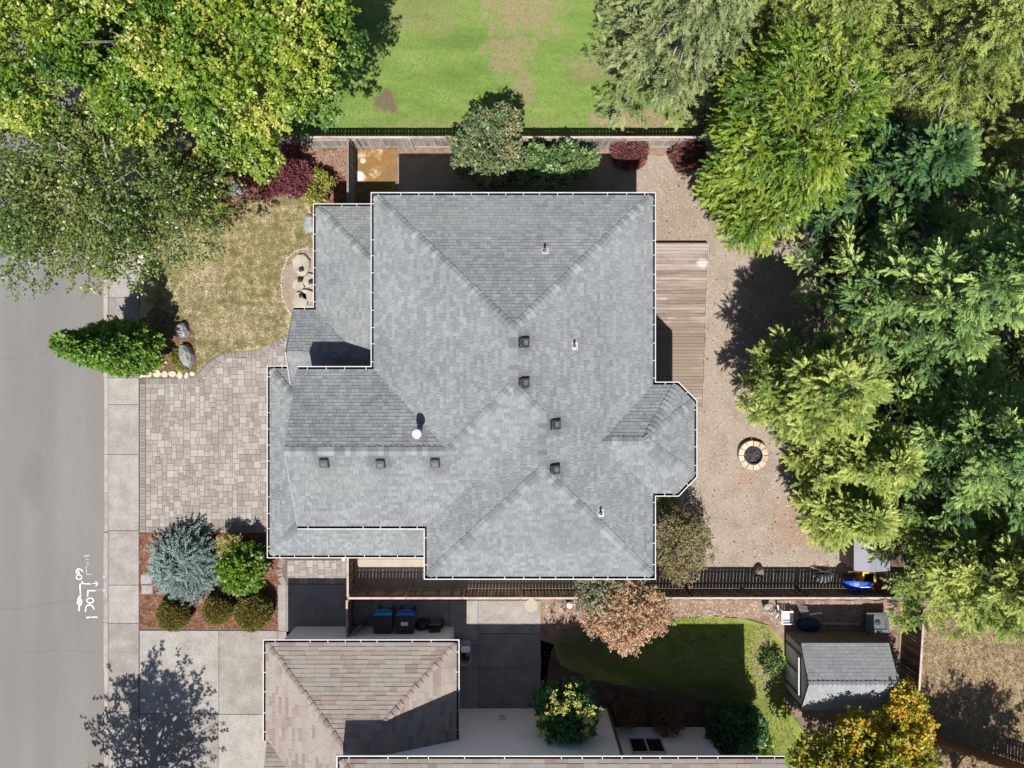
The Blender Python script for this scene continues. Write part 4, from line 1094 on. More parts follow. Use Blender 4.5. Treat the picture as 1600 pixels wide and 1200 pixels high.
# utility covers in the bed
for i, (u, v, m, l) in enumerate([(229, 905, 'grey_metal', 'dark grey square meter cover in the bark at the sidewalk edge'), (230, 921, 'concrete', 'pale concrete meter cover in the bark at the sidewalk edge')]):
    c = W(u, v); t = thing('utility_cover', l, 'cover', c, 'meter covers beside the sidewalk')
    b = MB(); b.box(c[0] - .26, c[0] + .27, c[1] - .22, c[1] + .22, -.02, .012 + .006, bev=.006); b.build('cover_frame', M['concrete'], t)
    b = MB(); b.box(c[0] - .21, c[0] + .22, c[1] - .17, c[1] + .17, .018, .026, bev=.004); b.build('lid', M[m], t)
    b = MB(); b.box(c[0] - .03, c[0] + .03, c[1] - .012, c[1] + .012, .026, .034); b.build('lid_handle', M['vent'], t)

# ------------------------------------------------------------------ the neighbour's garden shed
xa, xb, ya, yb, hw, hr = 12.68, 16.40, -13.95, -11.17, 1.85, 2.62
ym = -12.55
sd = thing('garden_shed', 'brown and grey garden shed with grey shingle gable roof beside the lawn', 'shed', (xa, ya, 0))
k1, k2 = (hr - hw) / (yb - ym), (hr - hw) / (ym - ya)
sN = Comp(rectf(xa - .06, xb + .06, ym, yb + .06), [(0, -k1, hw + k1 * yb)]); sS = Comp(rectf(xa - .06, xb + .06, ya - .06, ym), [(0, k2, hw - k2 * ya)])
b = MB(); roof_deck([sN, sS], b, drop=.012); rf = b.build('roof', M['felt'], sd)
o = shingle_mb(shingle_list([sN, sS], .15, .22, .34, 51, thick=.008, over=.02)).build('shingles', M['roof_s'], rf); o['kind'] = 'stuff'
line_caps(rf, (xa - .06, ym, hr), (xb + .06, ym, hr), plane_n((0, -k1, 0)), plane_n((0, k2, 0)), M['roof_s'], step=.2, w=.12, seed=52)
b = MB(); b.poly([(xa, ya, 0), (xb, ya, 0), (xb, ya, hw - .03), (xa, ya, hw - .03)]); b.build('wall', M['shed_brown'], sd)
b = MB(); b.poly([(xa, yb, 0), (xb, yb, 0), (xb, yb, hw - .03), (xa, yb, hw - .03)][::-1])
for k in range(9):
    x = xa + (xb - xa) * (k + .5) / 9; b.box(x - .01, x + .01, yb, yb + .008, .05, hw - .1)
b.build('wall', M['shed_brown'], sd)
b = MB()
for x in (xa, xb): b.poly([(x, ya, 0), (x, yb, 0), (x, yb, hw - .03), (x, ym, hr - .03), (x, ya, hw - .03)])
b.build('gable_wall', M['shed_grey'], sd)
b = MB(); tx = xa - .014
for y0_, y1_, z0_, z1_ in ((yb - .1, yb + .01, 0, hw), (ya - .01, ya + .1, 0, hw), (-13.52, -11.60, 1.62, 1.70), (-13.52, -13.42, 0, 1.62), (-11.70, -11.60, 0, 1.62), (-12.60, -12.52, .05, 1.62)):
    b.box(tx - .02, tx + .01, y0_, y1_, z0_, z1_)
b.box(tx - .05, tx + .01, yb, yb + .05, hw - .12, hw + .0)
for p, q in (((yb + .06, hw - .05), (ym, hr - .02)), ((ym, hr - .02), (ya - .06, hw - .05))):
    b.loft([[(tx - .04, p[0], p[1] - .12), (tx - .04, p[0], p[1] + .01), (tx - .01, p[0], p[1] + .01), (tx - .01, p[0], p[1] - .12)], [(tx - .04, q[0], q[1] - .12), (tx - .04, q[0], q[1] + .01), (tx - .01, q[0], q[1] + .01), (tx - .01, q[0], q[1] - .12)]])
b.build('trim', M['trim_brown'], sd)
for k, (q0, q1) in enumerate(((-13.40, -12.62), (-12.50, -11.72))):
    b = MB(); b.box(tx - .004, tx + .008, q0, q1, .05, 1.60); d = b.build('shed_door', M['shed_grey'], sd)
b = MB(); b.tube([(tx - .1, -11.75, 1.72), (tx - .1, -13.4, 1.72)], .035, 8); b.build('door_pipe', M['white'], sd)  # white pipe along the top of the doors

# little lilac shed half under the conifers
hx0, hx1, hy0, hy1 = W(1312, 0, 0)[0], 18.2, W2(0, 872, 0)[1] + .1, -6.4
hx0 = 15.15; hy0 = -7.95; hy1 = -6.1
ms = thing('metal_shed', 'small lilac grey metal shed half hidden under the conifer branches', 'shed', (hx0, hy0, 0))
b = MB(); b.box(hx0, hx0 + 1.45, hy0, hy1, 0, 1.45); b.build('wall', M['shed_brown'], ms)
b = MB(); xm = hx0 + .55
b.loft([[(hx0 - .06, hy0 - .06, 1.44), (hx0 - .06, hy0 - .06, 1.5), (hx0 - .06, hy1 + .06, 1.5), (hx0 - .06, hy1 + .06, 1.44)], [(xm, hy0 - .06, 1.70), (xm, hy0 - .06, 1.76), (xm, hy1 + .06, 1.76), (xm, hy1 + .06, 1.70)], [(hx0 + 1.5, hy0 - .06, 1.50), (hx0 + 1.5, hy0 - .06, 1.56), (hx0 + 1.5, hy1 + .06, 1.56), (hx0 + 1.5, hy1 + .06, 1.50)]])
rf = b.build('roof', M['shed_lilac'], ms)
b = MB()
for k in range(4): b.box(xm + .25 * k, xm + .25 * k + .02, hy0 - .05, hy1 + .05, 1.76 - .053 * k, 1.785 - .053 * k)
b.build('roof_rib', M['grey_metal'], rf)

# ------------------------------------------------------------------ bins and bits on the patio
def wheelie(label, u, v, w, d, h, body, tagm=False):
    c = W(u, v, 0); t = thing('wheelie_bin', label, 'bin', c, 'wheelie bins against the neighbour garage')
    x, y = c[0], c[1]
    b = MB(); b.loft([[(-w * .40, -d * .40, .05), (w * .40, -d * .40, .05), (w * .40, d * .36, .05), (-w * .40, d * .36, .05)], [(-w / 2, -d / 2, h - .1), (w / 2, -d / 2, h - .1), (w / 2, d / 2, h - .02), (-w / 2, d / 2, h - .02)]], c=c); b.build('bin_body', M[body], t)
    b = MB(); b.loft([[(-w * .53, -d * .55, h - .1), (w * .53, -d * .55, h - .1), (w * .53, d * .38, h - .01), (-w * .53, d * .38, h - .01)], [(-w * .53, -d * .55, h - .05), (w * .53, -d * .55, h - .05), (w * .53, d * .38, h + .03), (-w * .53, d * .38, h + .03)], [(-w * .42, -d * .42, h), (w * .42, -d * .42, h), (w * .42, d * .36, h + .06), (-w * .42, d * .36, h + .06)]], c=c)
    ld = b.build('lid', M['blackplastic'], t)
    if tagm:
        b = MB(); b.poly([(x - .16, y - .10, h + .055), (x + .16, y - .10, h + .055), (x + .16, y + .07, h + .075), (x - .16, y + .07, h + .075)]); lb = b.build('lid_sticker', M['white_plastic'], ld)
    b = MB(); b.tube([(x - w * .36, y + d * .5, h - .06), (x - w * .36, y + d * .66, h - .08), (x + w * .36, y + d * .66, h - .08), (x + w * .36, y + d * .5, h - .06)], .018, 6); b.build('handle', M[body], t)
    for s in (-1, 1):
        b = MB(); rings = [[(s * (w * .36 + q), .12 * math.cos(a * math.pi / 7), .12 * math.sin(a * math.pi / 7)) for a in range(14)] for q in (0, .06)]
        b.loft(rings, c=(x, y + d * .42, .125)); b.build('wheel', M['blackplastic'], t)
wheelie('turquoise bin with black lid, left of the pair by the neighbour garage', 605, 961, .80, .85, 1.10, 'bluebin')
wheelie('deep blue bin with a white sticker on its black lid', 638, 961, .80, .85, 1.10, 'bluebin2', True)
c = W(661, 975); t = thing('rubbish_bag', 'tied black rubbish bag between the blue bin and the hand cart', 'bag', c)
b = MB(); rr = random.Random(8); b.loft([[(f * (1 + rr.uniform(-.15, .15)) * math.cos(i * math.pi / 6), f * (1 + rr.uniform(-.15, .15)) * math.sin(i * math.pi / 6), z) for i in range(12)] for f, z in ((.22, 0), (.32, .15), (.30, .38), (.16, .55), (.05, .60), (.09, .70))], c=c); b.build('bag_body', M['blackplastic'], t)
b = MB(); b.box(-.03, .06, -.02, .02, .48, .52, c=c, rot=.9); b.build('bag_tie', M['white_plastic'], t)
c = W(682, 978); t = thing('hand_cart', 'black two wheeled hand cart with box beside the rubbish bag', 'cart', c)
x, y = c[0], c[1]
b = MB(); b.box(x - .26, x + .26, y - .35, y + .12, .2, .85, bev=.04); b.build('cart_box', M['blackplastic'], t)
b = MB(); b.tube([(x - .22, y + .1, .3), (x - .22, y + .38, .95), (x + .22, y + .38, .95), (x + .22, y + .1, .3)], .018, 6); b.build('handle', M['grey_metal'], t)
for s in (-1, 1):
    b = MB(); b.loft([[(s * (.28 + q), .2 * math.cos(a * math.pi / 8), .2 * math.sin(a * math.pi / 8)) for a in range(16)] for q in (0, .07)], c=(x, y + .2, .2)); b.build('wheel', M['blackplastic'], t)
c = W(728, 1014); t = thing('barrel_tub', 'rounded grey barrel with pale rim and dark open top at the garage corner', 'tub', c)
b = MB(); 
def sq(w, d, z, n=20): return [(w * math.copysign(abs(math.cos(2 * math.pi * i / n)) ** .6, math.cos(2 * math.pi * i / n)), d * math.copysign(abs(math.sin(2 * math.pi * i / n)) ** .6, math.sin(2 * math.pi * i / n)), z) for i in range(n)]
b.loft([sq(.26, .46, 0), sq(.32, .56, .3), sq(.33, .58, .62), sq(.30, .52, .70), sq(.23, .40, .70), sq(.19, .34, .5)], c=c); b.build('tub_body', M['grey_metal'], t)
b = MB(); b.loft([sq(.20, .14, .72), sq(.21, .15, .78), sq(.15, .1, .80)], c=(c[0] + .03, c[1] + .27, 0)); b.build('tub_rim_highlight', M['white_plastic'], t)  # white piece modelled in place of the highlight on the rim
b = MB(); b.loft([sq(.185, .33, .51), sq(.10, .2, .52)], c=c); b.build('tub_hollow', M['glass'], t)  # dark hollow of the tub painted as a near-black sheet
c = W(555, 980); b = MB(); b.lathe([(.05, 0), (.05, .55), (.02, .58), (.085, .62), (.11, .70), (.085, .78), (.02, .81)], 14, c); tag(b.build('globe_lamp', M['white_plastic'], loc=c), 'small white globe garden lamp in the dark corner by the gate', 'lamp')
c = W(571, 990); b = MB(); b.loft([[(0, -.25, .02), (.07, -.25, .02), (.07, -.25, .06), (0, -.25, .06)], [(.18, .22, .35), (.25, .22, .35), (.25, .22, .39), (.18, .22, .39)]], c=c); tag(b.build('leaning_plank', M['cap_wood'], loc=c), 'short pale plank leaning in the dark corner by the bins', 'plank')
c = W(512, 985); t = thing('garden_figure', 'small grey garden figure on the strip beside the dark driveway', 'ornament', c)
b = MB(); b.lathe([(.13, 0), (.16, .12), (.12, .3), (.06, .36)], 12, c); b.build('figure_body', M['rock'], t)
b = MB(); b.lathe([(.05, .34), (.09, .40), (.09, .46), (.03, .52)], 12, c); b.build('figure_head', M['rock'], t)
c = W(524, 983); b = MB(); b.lathe([(.08, 0), (.11, .16), (.12, .17), (.10, .17), (.08, .1)], 12, c); tag(b.build('flower_pot', M['terracotta'], loc=c), 'little brown flower pot next to the grey garden figure', 'pot')
def pot(label, u, v, r, h, m, fill, cat='pot'):
    c = W(u, v, 0); t = thing('planter', label, cat, c)
    b = MB(); b.lathe([(r * .65, 0), (r, h * .85), (r * 1.1, h * .86), (r * 1.1, h), (r * .9, h), (r * .85, h * .85)], 18, c, capt=False); b.build('pot', M[m], t)
    b = MB(); b.lathe([(r * .86, h * .86), (r * .5, h * .95), (r * .1, h * .97)], 14, c, capb=False); b.build('fill', M[fill], t)
pot('round terracotta pot with white stones on the bark strip by the fence', 889, 943, .17, .40, 'terracotta', 'rock_white')
pot('grey stone urn on the bark strip left of the white chair', 1195, 946, .16, .38, 'rock', 'rock_tan')

# white plastic chair lying by the shed, trolley frame, tarp, covered fire table
c = W(1228, 962, .3); t = thing('garden_chair', 'white plastic slatted garden chair beside the shed', 'chair', (c[0], c[1], 0)); x, y = c[0], c[1]
for k in range(6):
    b = MB(); b.box(x - .20 + k * .083, x - .135 + k * .083, y - .26, y + .24, .40, .425, bev=.006); b.build('seat_slat', M['white_plastic'], t)
for k in range(4):
    b = MB(); b.box(-.03, .03, -.25, .25, 0, .02); o = link('back_slat', b.mesh('back_slat', M['white_plastic']), t, (x - .30 - .02 * k, y, .45 + .1 * k), (0, -1.2, 0))
for sx in (-1, 1):
    for sy in (-1, 1):
        b = MB(); b.tube([(x + sx * .27, y + sy * .27, 0), (x + sx * .23, y + sy * .25, .40)], .025, 6); b.build('leg', M['white_plastic'], t)
for sy in (-1, 1):
    b = MB(); b.box(x - .30, x + .22, y + sy * .28 - .025, y + sy * .28 + .025, .60, .63, bev=.008); b.build('armrest', M['white_plastic'], t)
c = W(1252, 952, .2); t = thing('wire_trolley', 'grey wire trolley frame lying next to the white chair', 'trolley', (c[0], c[1], 0)); x, y = c[0], c[1]
b = MB()
for k in range(6): b.tube([(x - .25 + k * .08, y + .30 - k * .02, .35), (x - .05 + k * .07, y - .22 - k * .02, .40)], .011, 5)
for k in range(3): b.tube([(x - .25 + k * .08, y + .25 - k * .2, .37), (x + .2 + k * .08, y + .18 - k * .2, .38)], .013, 5)
b.build('wire_basket', M['grey_metal'], t)
b = MB(); b.tube([(x + .3, y - .2, .38), (x + .75, y - .14, .30), (x + .9, y - .16, .3)], .03, 6); b.build('handle', M['white_plastic'], t)
for s in (0, 1):
    b = MB(); b.lathe([(.09, 0), (.09, .04)], 12, (x + .05 + .3 * s, y - .3, .02)); b.build('wheel', M['blackplastic'], t)
c = W(1205, 958, .25); t = thing('bicycle_wheel_stand', 'small round wheeled frame at the left of the white chair', 'wheel stand', (c[0], c[1], 0))
b = MB(); b.tube([(c[0] + .2 * math.cos(a * math.pi / 10), c[1] + .2 * math.sin(a * math.pi / 10), .3) for a in range(21)], .02, 6); b.build('wheel_rim', M['grey_metal'], t)
b = MB(); b.tube([(c[0] + .2, c[1] - .2, .3), (c[0] + .33, c[1] + .1, .4), (c[0] + .22, c[1] + .42, .4)], .03, 6); b.tube([(c[0], c[1], 0), (c[0], c[1], .3)], .03, 6); b.build('stand_arm', M['white_plastic'], t)
c = W(1264, 976, .1); b = MB(); rr = random.Random(4)
b.loft([[(f * .55 * (1 + rr.uniform(-.1, .1)) * math.cos(i * math.pi / 7), f * .3 * (1 + rr.uniform(-.1, .1)) * math.sin(i * math.pi / 7), z + rr.uniform(-.03, .03)) for i in range(14)] for f, z in ((1, 0), (.95, .18), (.6, .3), (.15, .34))], c=(c[0], c[1], 0)); tag(b.build('folded_tarp', M['navy'], loc=(c[0], c[1], 0)), 'crumpled navy blue tarp against the shed wall', 'tarp')
c = W(1370, 972, .4); t = thing('covered_fire_table', 'square charcoal fire table with a round knob in its middle', 'table', (c[0], c[1], 0)); x, y = c[0], c[1]
b = MB(); b.box(x - .42, x + .42, y - .38, y + .38, 0, .42, bev=.03); b.build('table_body', M['cover'], t)
b = MB(); b.loft([[(-.53, -.45, .42), (.53, -.45, .42), (.5, .45, .42), (-.5, .45, .42)], [(-.53, -.45, .48), (.53, -.45, .48), (.5, .45, .48), (-.5, .45, .48)], [(-.40, -.32, .50), (.40, -.32, .50), (.38, .32, .50), (-.38, .32, .50)], [(-.36, -.28, .45), (.36, -.28, .45), (.34, .28, .45), (-.34, .28, .45)]], c=(x, y, 0)); b.build('table_top', M['cover'], t)
b = MB(); b.lathe([(.12, .44), (.12, .50), (.05, .54)], 14, (x, y, 0)); b.build('knob', M['vent'], t)
# wooden garden edging beam between shed and fence
c = W(1312, 974, 0); b = MB(); b.box(-.9, .9, -.04, .04, 0, .09, bev=.008, rot=-.02, c=c); tag(b.build('edging_beam', M['cap_wood'], loc=c), 'thin wooden edging beam on the dark ground behind the shed', 'beam')

# things heaped by the fence in the yard corner
sx_, sy_, sz_ = 15.65, -8.93, .72
t = thing('toy_sled', 'bright blue moulded plastic sled leaning on the brown fence', 'sled', (sx_, sy_, 0))
def oval(a, bq, z, n=18, sh=0): return [(a * math.cos(2 * math.pi * i / n) + sh, bq * math.sin(2 * math.pi * i / n), z) for i in range(n)]
tl = (-R(118), 0, -.12)
b = MB(); b.loft([oval(.52, .30, -.12), oval(.70, .44, .02), oval(.74, .48, .10), oval(.68, .42, .10), oval(.50, .28, -.02)]); link('sled_hull', b.mesh('sled_hull', M['blue_sled']), t, (sx_, sy_, sz_), tl)
b = MB(); b.loft([oval(.20, .22, .0, sh=.1), oval(.18, .2, .1, sh=.1), oval(.06, .06, .12, sh=.1)]); link('sled_seat', b.mesh('sled_seat', M['bluebin2']), t, (sx_, sy_, sz_), tl)
b = MB(); b.tube([(sx_ - .12, sy_ + .28, .55), (sx_ - .08, sy_ + .08, 1.12), (sx_ + .38, sy_ + .08, 1.12), (sx_ + .40, sy_ + .3, .55)], .025, 6); b.build('sled_handle', M['white_plastic'], t)
c = W(1358, 903, .75); t = thing('yellow_crate', 'yellow plastic toy box with raised rim under the conifer', 'box', (c[0], c[1], 0))
b = MB(); b.box(-.27, .27, -.24, .24, 0, .72, bev=.05, c=(c[0], c[1], 0)); b.build('box_body', M['yellow'], t)
b = MB(); b.loft([[(-.30, -.27, .72), (.30, -.27, .72), (.30, .27, .72), (-.30, .27, .72)], [(-.30, -.27, .77), (.30, -.27, .77), (.30, .27, .77), (-.30, .27, .77)], [(-.23, -.2, .77), (.23, -.2, .77), (.23, .2, .77), (-.23, .2, .77)], [(-.22, -.19, .70), (.22, -.19, .70), (.22, .19, .70), (-.22, .19, .70)]], c=(c[0], c[1], 0)); b.build('box_rim', M['yellow'], t)
c = W(1372, 915, .3); t = thing('red_toy_cart', 'small red and green toy cart between the blue sled and the conifer', 'toy', (c[0], c[1], 0))
b = MB(); b.loft([oval(.22, .16, .15), oval(.26, .19, .32), oval(.2, .14, .32), oval(.18, .12, .2)], c=(c[0] + .02, c[1], 0)); b.build('cart_tray', M['red'], t)
b = MB(); b.box(-.3, -.1, -.16, .16, .12, .30, bev=.03, c=(c[0] - .22, c[1] - .02, 0)); b.build('cart_chest', M['green_pl'], t)
for s in (-1, 1):
    b = MB(); b.loft([[(.1 * math.cos(a * math.pi / 6), s * (.16 + q), .1 * math.sin(a * math.pi / 6)) for a in range(12)] for q in (0, .04)], c=(c[0], c[1], .1)); b.build('wheel', M['blackplastic'], t)
c = W(1330, 891, .3); t = thing('wooden_rack', 'dark brown wooden sawhorse rack beside the lilac shed', 'rack', (c[0], c[1], 0)); x, y = c[0], c[1]
b = MB(); b.box(x - .28, x + .25, y - .05, y + .03, .52, .60); b.build('cross_bar', M['brown_wood'], t)
for s in (-1, 1):
    for q in (-1, 1):
        b = MB(); b.tube([(x + s * .2, y + q * .25, 0), (x + s * .2, y, .56)], .03, 4); b.build('leg', M['brown_wood'], t)
b = MB(); b.box(x - .33, x + .22, y - .3, y - .24, .2, .26); b.build('stretcher', M['brown_wood'], t)
c = W(1287, 899, .1); t = thing('scrap_heap', 'heap of white rags and broken sticks at the gravel edge', 'scrap', (c[0], c[1], 0)); rr = random.Random(14)
b = MB(); b.loft([[(f * .45 * (1 + rr.uniform(-.35, .35)) * math.cos(i * math.pi / 7), f * .27 * (1 + rr.uniform(-.35, .35)) * math.sin(i * math.pi / 7), z + rr.uniform(-.03, .04)) for i in range(14)] for f, z in ((1, 0), (.9, .14), (.5, .22), (.1, .2))], c=(c[0] + .05, c[1] - .08, 0)); b.build('rag', M['rock_white'], t)
for k in range(9):
    a = rr.uniform(-.5, .6); L = rr.uniform(.25, .55); p = (c[0] - .1 + rr.uniform(-.2, .25), c[1] + rr.uniform(-.02, .25))
    b = MB(); b.tube([(p[0] - L * math.cos(a), p[1] - L * math.sin(a), .05 + .02 * k), (p[0] + L * math.cos(a) * .4, p[1] + L * math.sin(a) * .4, .14 + .02 * k)], .022, 5); b.build('stick', M[rr.choice(['brown_wood', 'ash', 'cap_wood'])], t)

# ------------------------------------------------------------------ vegetation
def unit(a): return a / np.maximum(np.linalg.norm(a, axis=-1, keepdims=True), 1e-9)
def kite(base, d, nrm, L, Wd, droop=.1):
    """arrays of folded kite leaves: base (n,3), direction d, normal nrm"""
    s = np.cross(nrm, d); L = np.asarray(L)[..., None]; Wd = np.asarray(Wd)[..., None]
    mid = base + d * L * .45
    return np.stack([base, mid - s * Wd * .5 + nrm * Wd * .12, base + d * L - nrm * L * droop, mid + s * Wd * .5 + nrm * Wd * .12], 1)
def twig(n, span, L, Wd, seed, face=.75, yspread=.5):
    """a spray of n broad leaves round a short shoot along +x, blades mostly facing +z"""
    r = np.random.default_rng(seed)
    x = r.uniform(0, 1, n) * span
    a = r.uniform(-1.7, 1.7, n)
    base = np.stack([x, r.normal(0, span * .12, n), r.normal(0, span * .12, n)], 1)
    d = unit(np.stack([np.cos(a), np.sin(a), r.uniform(-.5, .35, n)], 1))
    nr = r.normal(0, 1, (n, 3)) * (1 - face) + np.array([0, 0, face]); nr = unit(nr - d * (nr * d).sum(1, keepdims=True))
    return kite(base, d, nr, L * r.uniform(.6, 1.15, n), Wd * r.uniform(.7, 1.1, n), .18), r.uniform(-.13, .13, n)
def spray(pairs, L, sub, wd, seed, droop=.25, angle=.75):
    """flat feathery conifer frond along +x: rachis with side branchlets"""
    r = np.random.default_rng(seed)
    out = []; tn = []
    for i in range(pairs):
        f = (i + .6) / pairs; ln = sub * (1 - .65 * f) * r.uniform(.75, 1.2)
        for s in (-1, 1):
            a = s * angle * r.uniform(.7, 1.15)
            b = np.array([[L * f, s * .01, -droop * L * f * f + r.normal(0, .015)]])
            d = unit(np.array([[math.cos(a), math.sin(a), r.uniform(-.25, .3)]])); nr = unit(np.array([[r.normal(0, .35), r.normal(0, .35), 1.0]])); nr = unit(nr - d * (nr * d).sum())
            out.append(kite(b, d, nr, [ln], [wd * r.uniform(.8, 1.2)], .15)); tn.append(r.uniform(-.1, .1) + .12 * f)
    d = unit(np.array([[1, 0, -droop]])); out.append(kite(np.array([[L * .35, 0, -droop * L * .1]]), d, np.array([[droop, 0, 1.0]]) / math.hypot(1, droop), [L * .8], [wd], 0)); tn.append(.1)
    return np.concatenate(out), np.array(tn)
def tuft(n, L, wd, seed, cone=.7):
    """narrow blades fanning forward along +x"""
    r = np.random.default_rng(seed)
    d = unit(np.stack([np.ones(n), r.normal(0, cone, n), r.normal(0, cone, n)], 1))
    nr = unit(r.normal(0, 1, (n, 3)) * .5 + np.array([0, 0, .8])); nr = unit(nr - d * (nr * d).sum(1, keepdims=True))
    return kite(d * r.uniform(0, .35, (n, 1)) * L, d, nr, L * r.uniform(.6, 1.1, n), np.full(n, wd), .05), r.uniform(-.12, .12, n)
def scatter(name, temps, P, D, S, T, m, parent, roll=.5, upv=(0, 0, 1)):
    P = np.asarray(P, float); D = unit(np.asarray(D, float)); n = len(P)
    up = np.array(upv) + rng.normal(0, roll, (n, 3)) * .6
    z = unit(up - D * (up * D).sum(1, keepdims=True)); y = np.cross(z, D)
    B = np.stack([D, y, z], 1)                       # rows: local axes in world
    which = rng.integers(0, len(temps), n)
    Vs, Ts = [], []
    for k, (tv, tt) in enumerate(temps):
        i = np.where(which == k)[0]
        if not len(i): continue
        v = np.einsum('lqc,ncd->nlqd', tv, B[i]) * S[i][:, None, None, None] + P[i][:, None, None, :]
        Vs.append(v.reshape(-1, 3)); Ts.append((T[i][:, None] + tt[None, :]).ravel())
    V = np.concatenate(Vs); F = np.arange(len(V)).reshape(-1, 4)
    return np_mesh(name, V, F, np.clip(np.concatenate(Ts), .02, .98), m, parent)
def limb(b, p, q, r0, r1, sag=.12, n=4):
    p, q = Vector(p), Vector(q); L = (q - p).length; pts = []
    off = Vector((random.uniform(-1, 1), random.uniform(-1, 1), random.uniform(.2, 1))) * L * sag
    for k in range(n + 1):
        t = k / n; pts.append(p.lerp(q, t) + off * (4 * t * (1 - t) * .5))
    b.tube(pts, [r0 + (r1 - r0) * k / n for k in range(n + 1)], 6)
    return pts
def blob_crown(t, base, cen, rad, nclump, rc, ntwig, temps, m, scale=1.0, trunk=.16, tone=(.3, .7), shell=.45, zmin=-.45, limbs=14, sub=3, bark='trunk', flat=.55, crown='crown', jit=.16, stem='trunk'):
    cen = np.array(cen, float); rad = np.array(rad, float)
    d = unit(rng.normal(0, 1, (nclump * 4, 3))); d = d[d[:, 2] > zmin][:nclump]; nclump = len(d)
    cc = cen + d * rad * (rng.uniform(shell ** 2, 1, (nclump, 1)) ** .5)
    rr = rc * rng.uniform(.65, 1.25, nclump)
    nt = np.maximum(4, (ntwig * (rr / rc) ** 2 * rng.uniform(.6, 1.3, nclump))).astype(int)
    ci = np.repeat(np.arange(nclump), nt); n = len(ci)
    e = unit(rng.normal(0, 1, (n, 3))); e[:, 2] *= .75
    P = cc[ci] + e * (rr[ci] * rng.uniform(.12, 1, n) ** .5)[:, None]
    D = e * .7 + d[ci] * .6 + rng.normal(0, .35, (n, 3)); D[:, 2] *= flat; D = unit(D)
    tc = rng.uniform(tone[0], tone[1], nclump)
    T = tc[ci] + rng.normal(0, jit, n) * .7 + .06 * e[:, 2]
    P[:, 2] = np.maximum(P[:, 2], .05)
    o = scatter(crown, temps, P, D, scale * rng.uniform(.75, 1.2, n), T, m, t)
    b = MB(); base = Vector(base); top = Vector(cen) - Vector((0, 0, rad[2] * .45))
    if top.z < base.z + .3: top.z = base.z + .3
    pts = limb(b, base, top, trunk, trunk * .28, .04, 5)
    order = np.argsort(rng.random(nclump))
    for i in order[:limbs]:
        a = pts[random.randrange(2, len(pts))]; q = Vector(cc[i])
        lp = limb(b, a, q, trunk * .42, trunk * .12, .16)
        for _ in range(sub):
            j = random.choice(range(nclump)); 
            near = np.argsort(((cc - cc[i]) ** 2).sum(1))[1:7]; j = int(random.choice(list(near)))
            limb(b, lp[random.randrange(1, len(lp))], Vector(cc[j]), trunk * .14, trunk * .05, .1, 3)
    b.build(stem, M[bark], t, smooth=True)
    return o
def conifer(label, base, h, z0, Rm, nb, temps, m, scale=1.0, droop=.2, tone=(.3, .7), cat='tree', name='conifer_tree', group=None, start=.25, nspray=14, power=.8, trunk=.22, spread=.5, bark='trunk', lift=0.0, upward=0.0, top=1.0, clump=0, prof=None, crad=.34):
    t = thing(name, label, cat, (base[0], base[1], 0), group)
    b = MB(); b.tube([(base[0], base[1], -.1), (base[0], base[1], h * .5), (base[0], base[1], h * .97)], [trunk, trunk * .6, .02], 8)
    Ps, Ds, Ss, Ts = [], [], [], []
    for i in range(nb):
        f = ((i + random.random()) / nb) ** top          # 0 low .. 1 top
        z = z0 + (h - z0) * f; r_ = Rm * (prof(f) if prof else (1 - f) ** power) * random.uniform(.72, 1.12) + .15
        a = i * 2.39996 + random.uniform(-.4, .4)
        dx, dy = math.cos(a), math.sin(a)
        sl = lift - droop + upward * f
        n = max(3, int(nspray * (r_ / Rm) + 2))
        q = np.sort(rng.uniform(start, 1.02, n)); tone_b = rng.uniform(*tone)
        side = rng.choice([-1, 1], n) * rng.uniform(.15, .95, n) * (1.15 - q * .75)
        off = side * r_ * spread * .42 * (1.1 - q * .8)
        px_ = base[0] + dx * r_ * q - dy * off; py_ = base[1] + dy * r_ * q + dx * off
        pz_ = z + r_ * q * sl + rng.normal(0, .06, n) + r_ * .25 * q * q * (upward if upward else -droop)
        Ps.append(np.stack([px_, py_, pz_], 1))
        ang = a + side * .9
        Ds.append(np.stack([np.cos(ang), np.sin(ang), np.full(n, sl * .8) + rng.normal(0, .15, n)], 1))
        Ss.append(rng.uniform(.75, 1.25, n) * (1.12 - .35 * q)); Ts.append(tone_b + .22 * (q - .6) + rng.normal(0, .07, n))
        if clump:
            # gather the sprays of a branch into star shaped tufts
            kk = np.repeat(np.arange(n), clump); e = unit(rng.normal(0, 1, (n * clump, 3)) + np.array([dx * .7, dy * .7, .5]))
            rad = crad * rng.uniform(.2, 1.1, (n * clump, 1))
            Ps[-1] = Ps[-1][kk] + e * rad; Ds[-1] = e + .3 * Ds[-1][kk]
            tt = rng.normal(0, .13, n)
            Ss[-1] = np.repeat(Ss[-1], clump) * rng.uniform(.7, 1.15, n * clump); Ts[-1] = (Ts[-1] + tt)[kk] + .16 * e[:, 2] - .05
        if r_ > .6:
            b.tube([(base[0], base[1], z), (base[0] + dx * r_ * .5, base[1] + dy * r_ * .5, z + r_ * .5 * sl), (base[0] + dx * r_ * .92, base[1] + dy * r_ * .92, z + r_ * .92 * sl + r_ * .2 * (upward if upward else -droop))], [.018 + .012 * r_, .012 + .006 * r_, .006], 5)
    P = np.concatenate(Ps); 
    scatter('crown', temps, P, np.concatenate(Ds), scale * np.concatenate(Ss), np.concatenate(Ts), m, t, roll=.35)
    b.build('trunk', M[bark], t, smooth=True)
    return t
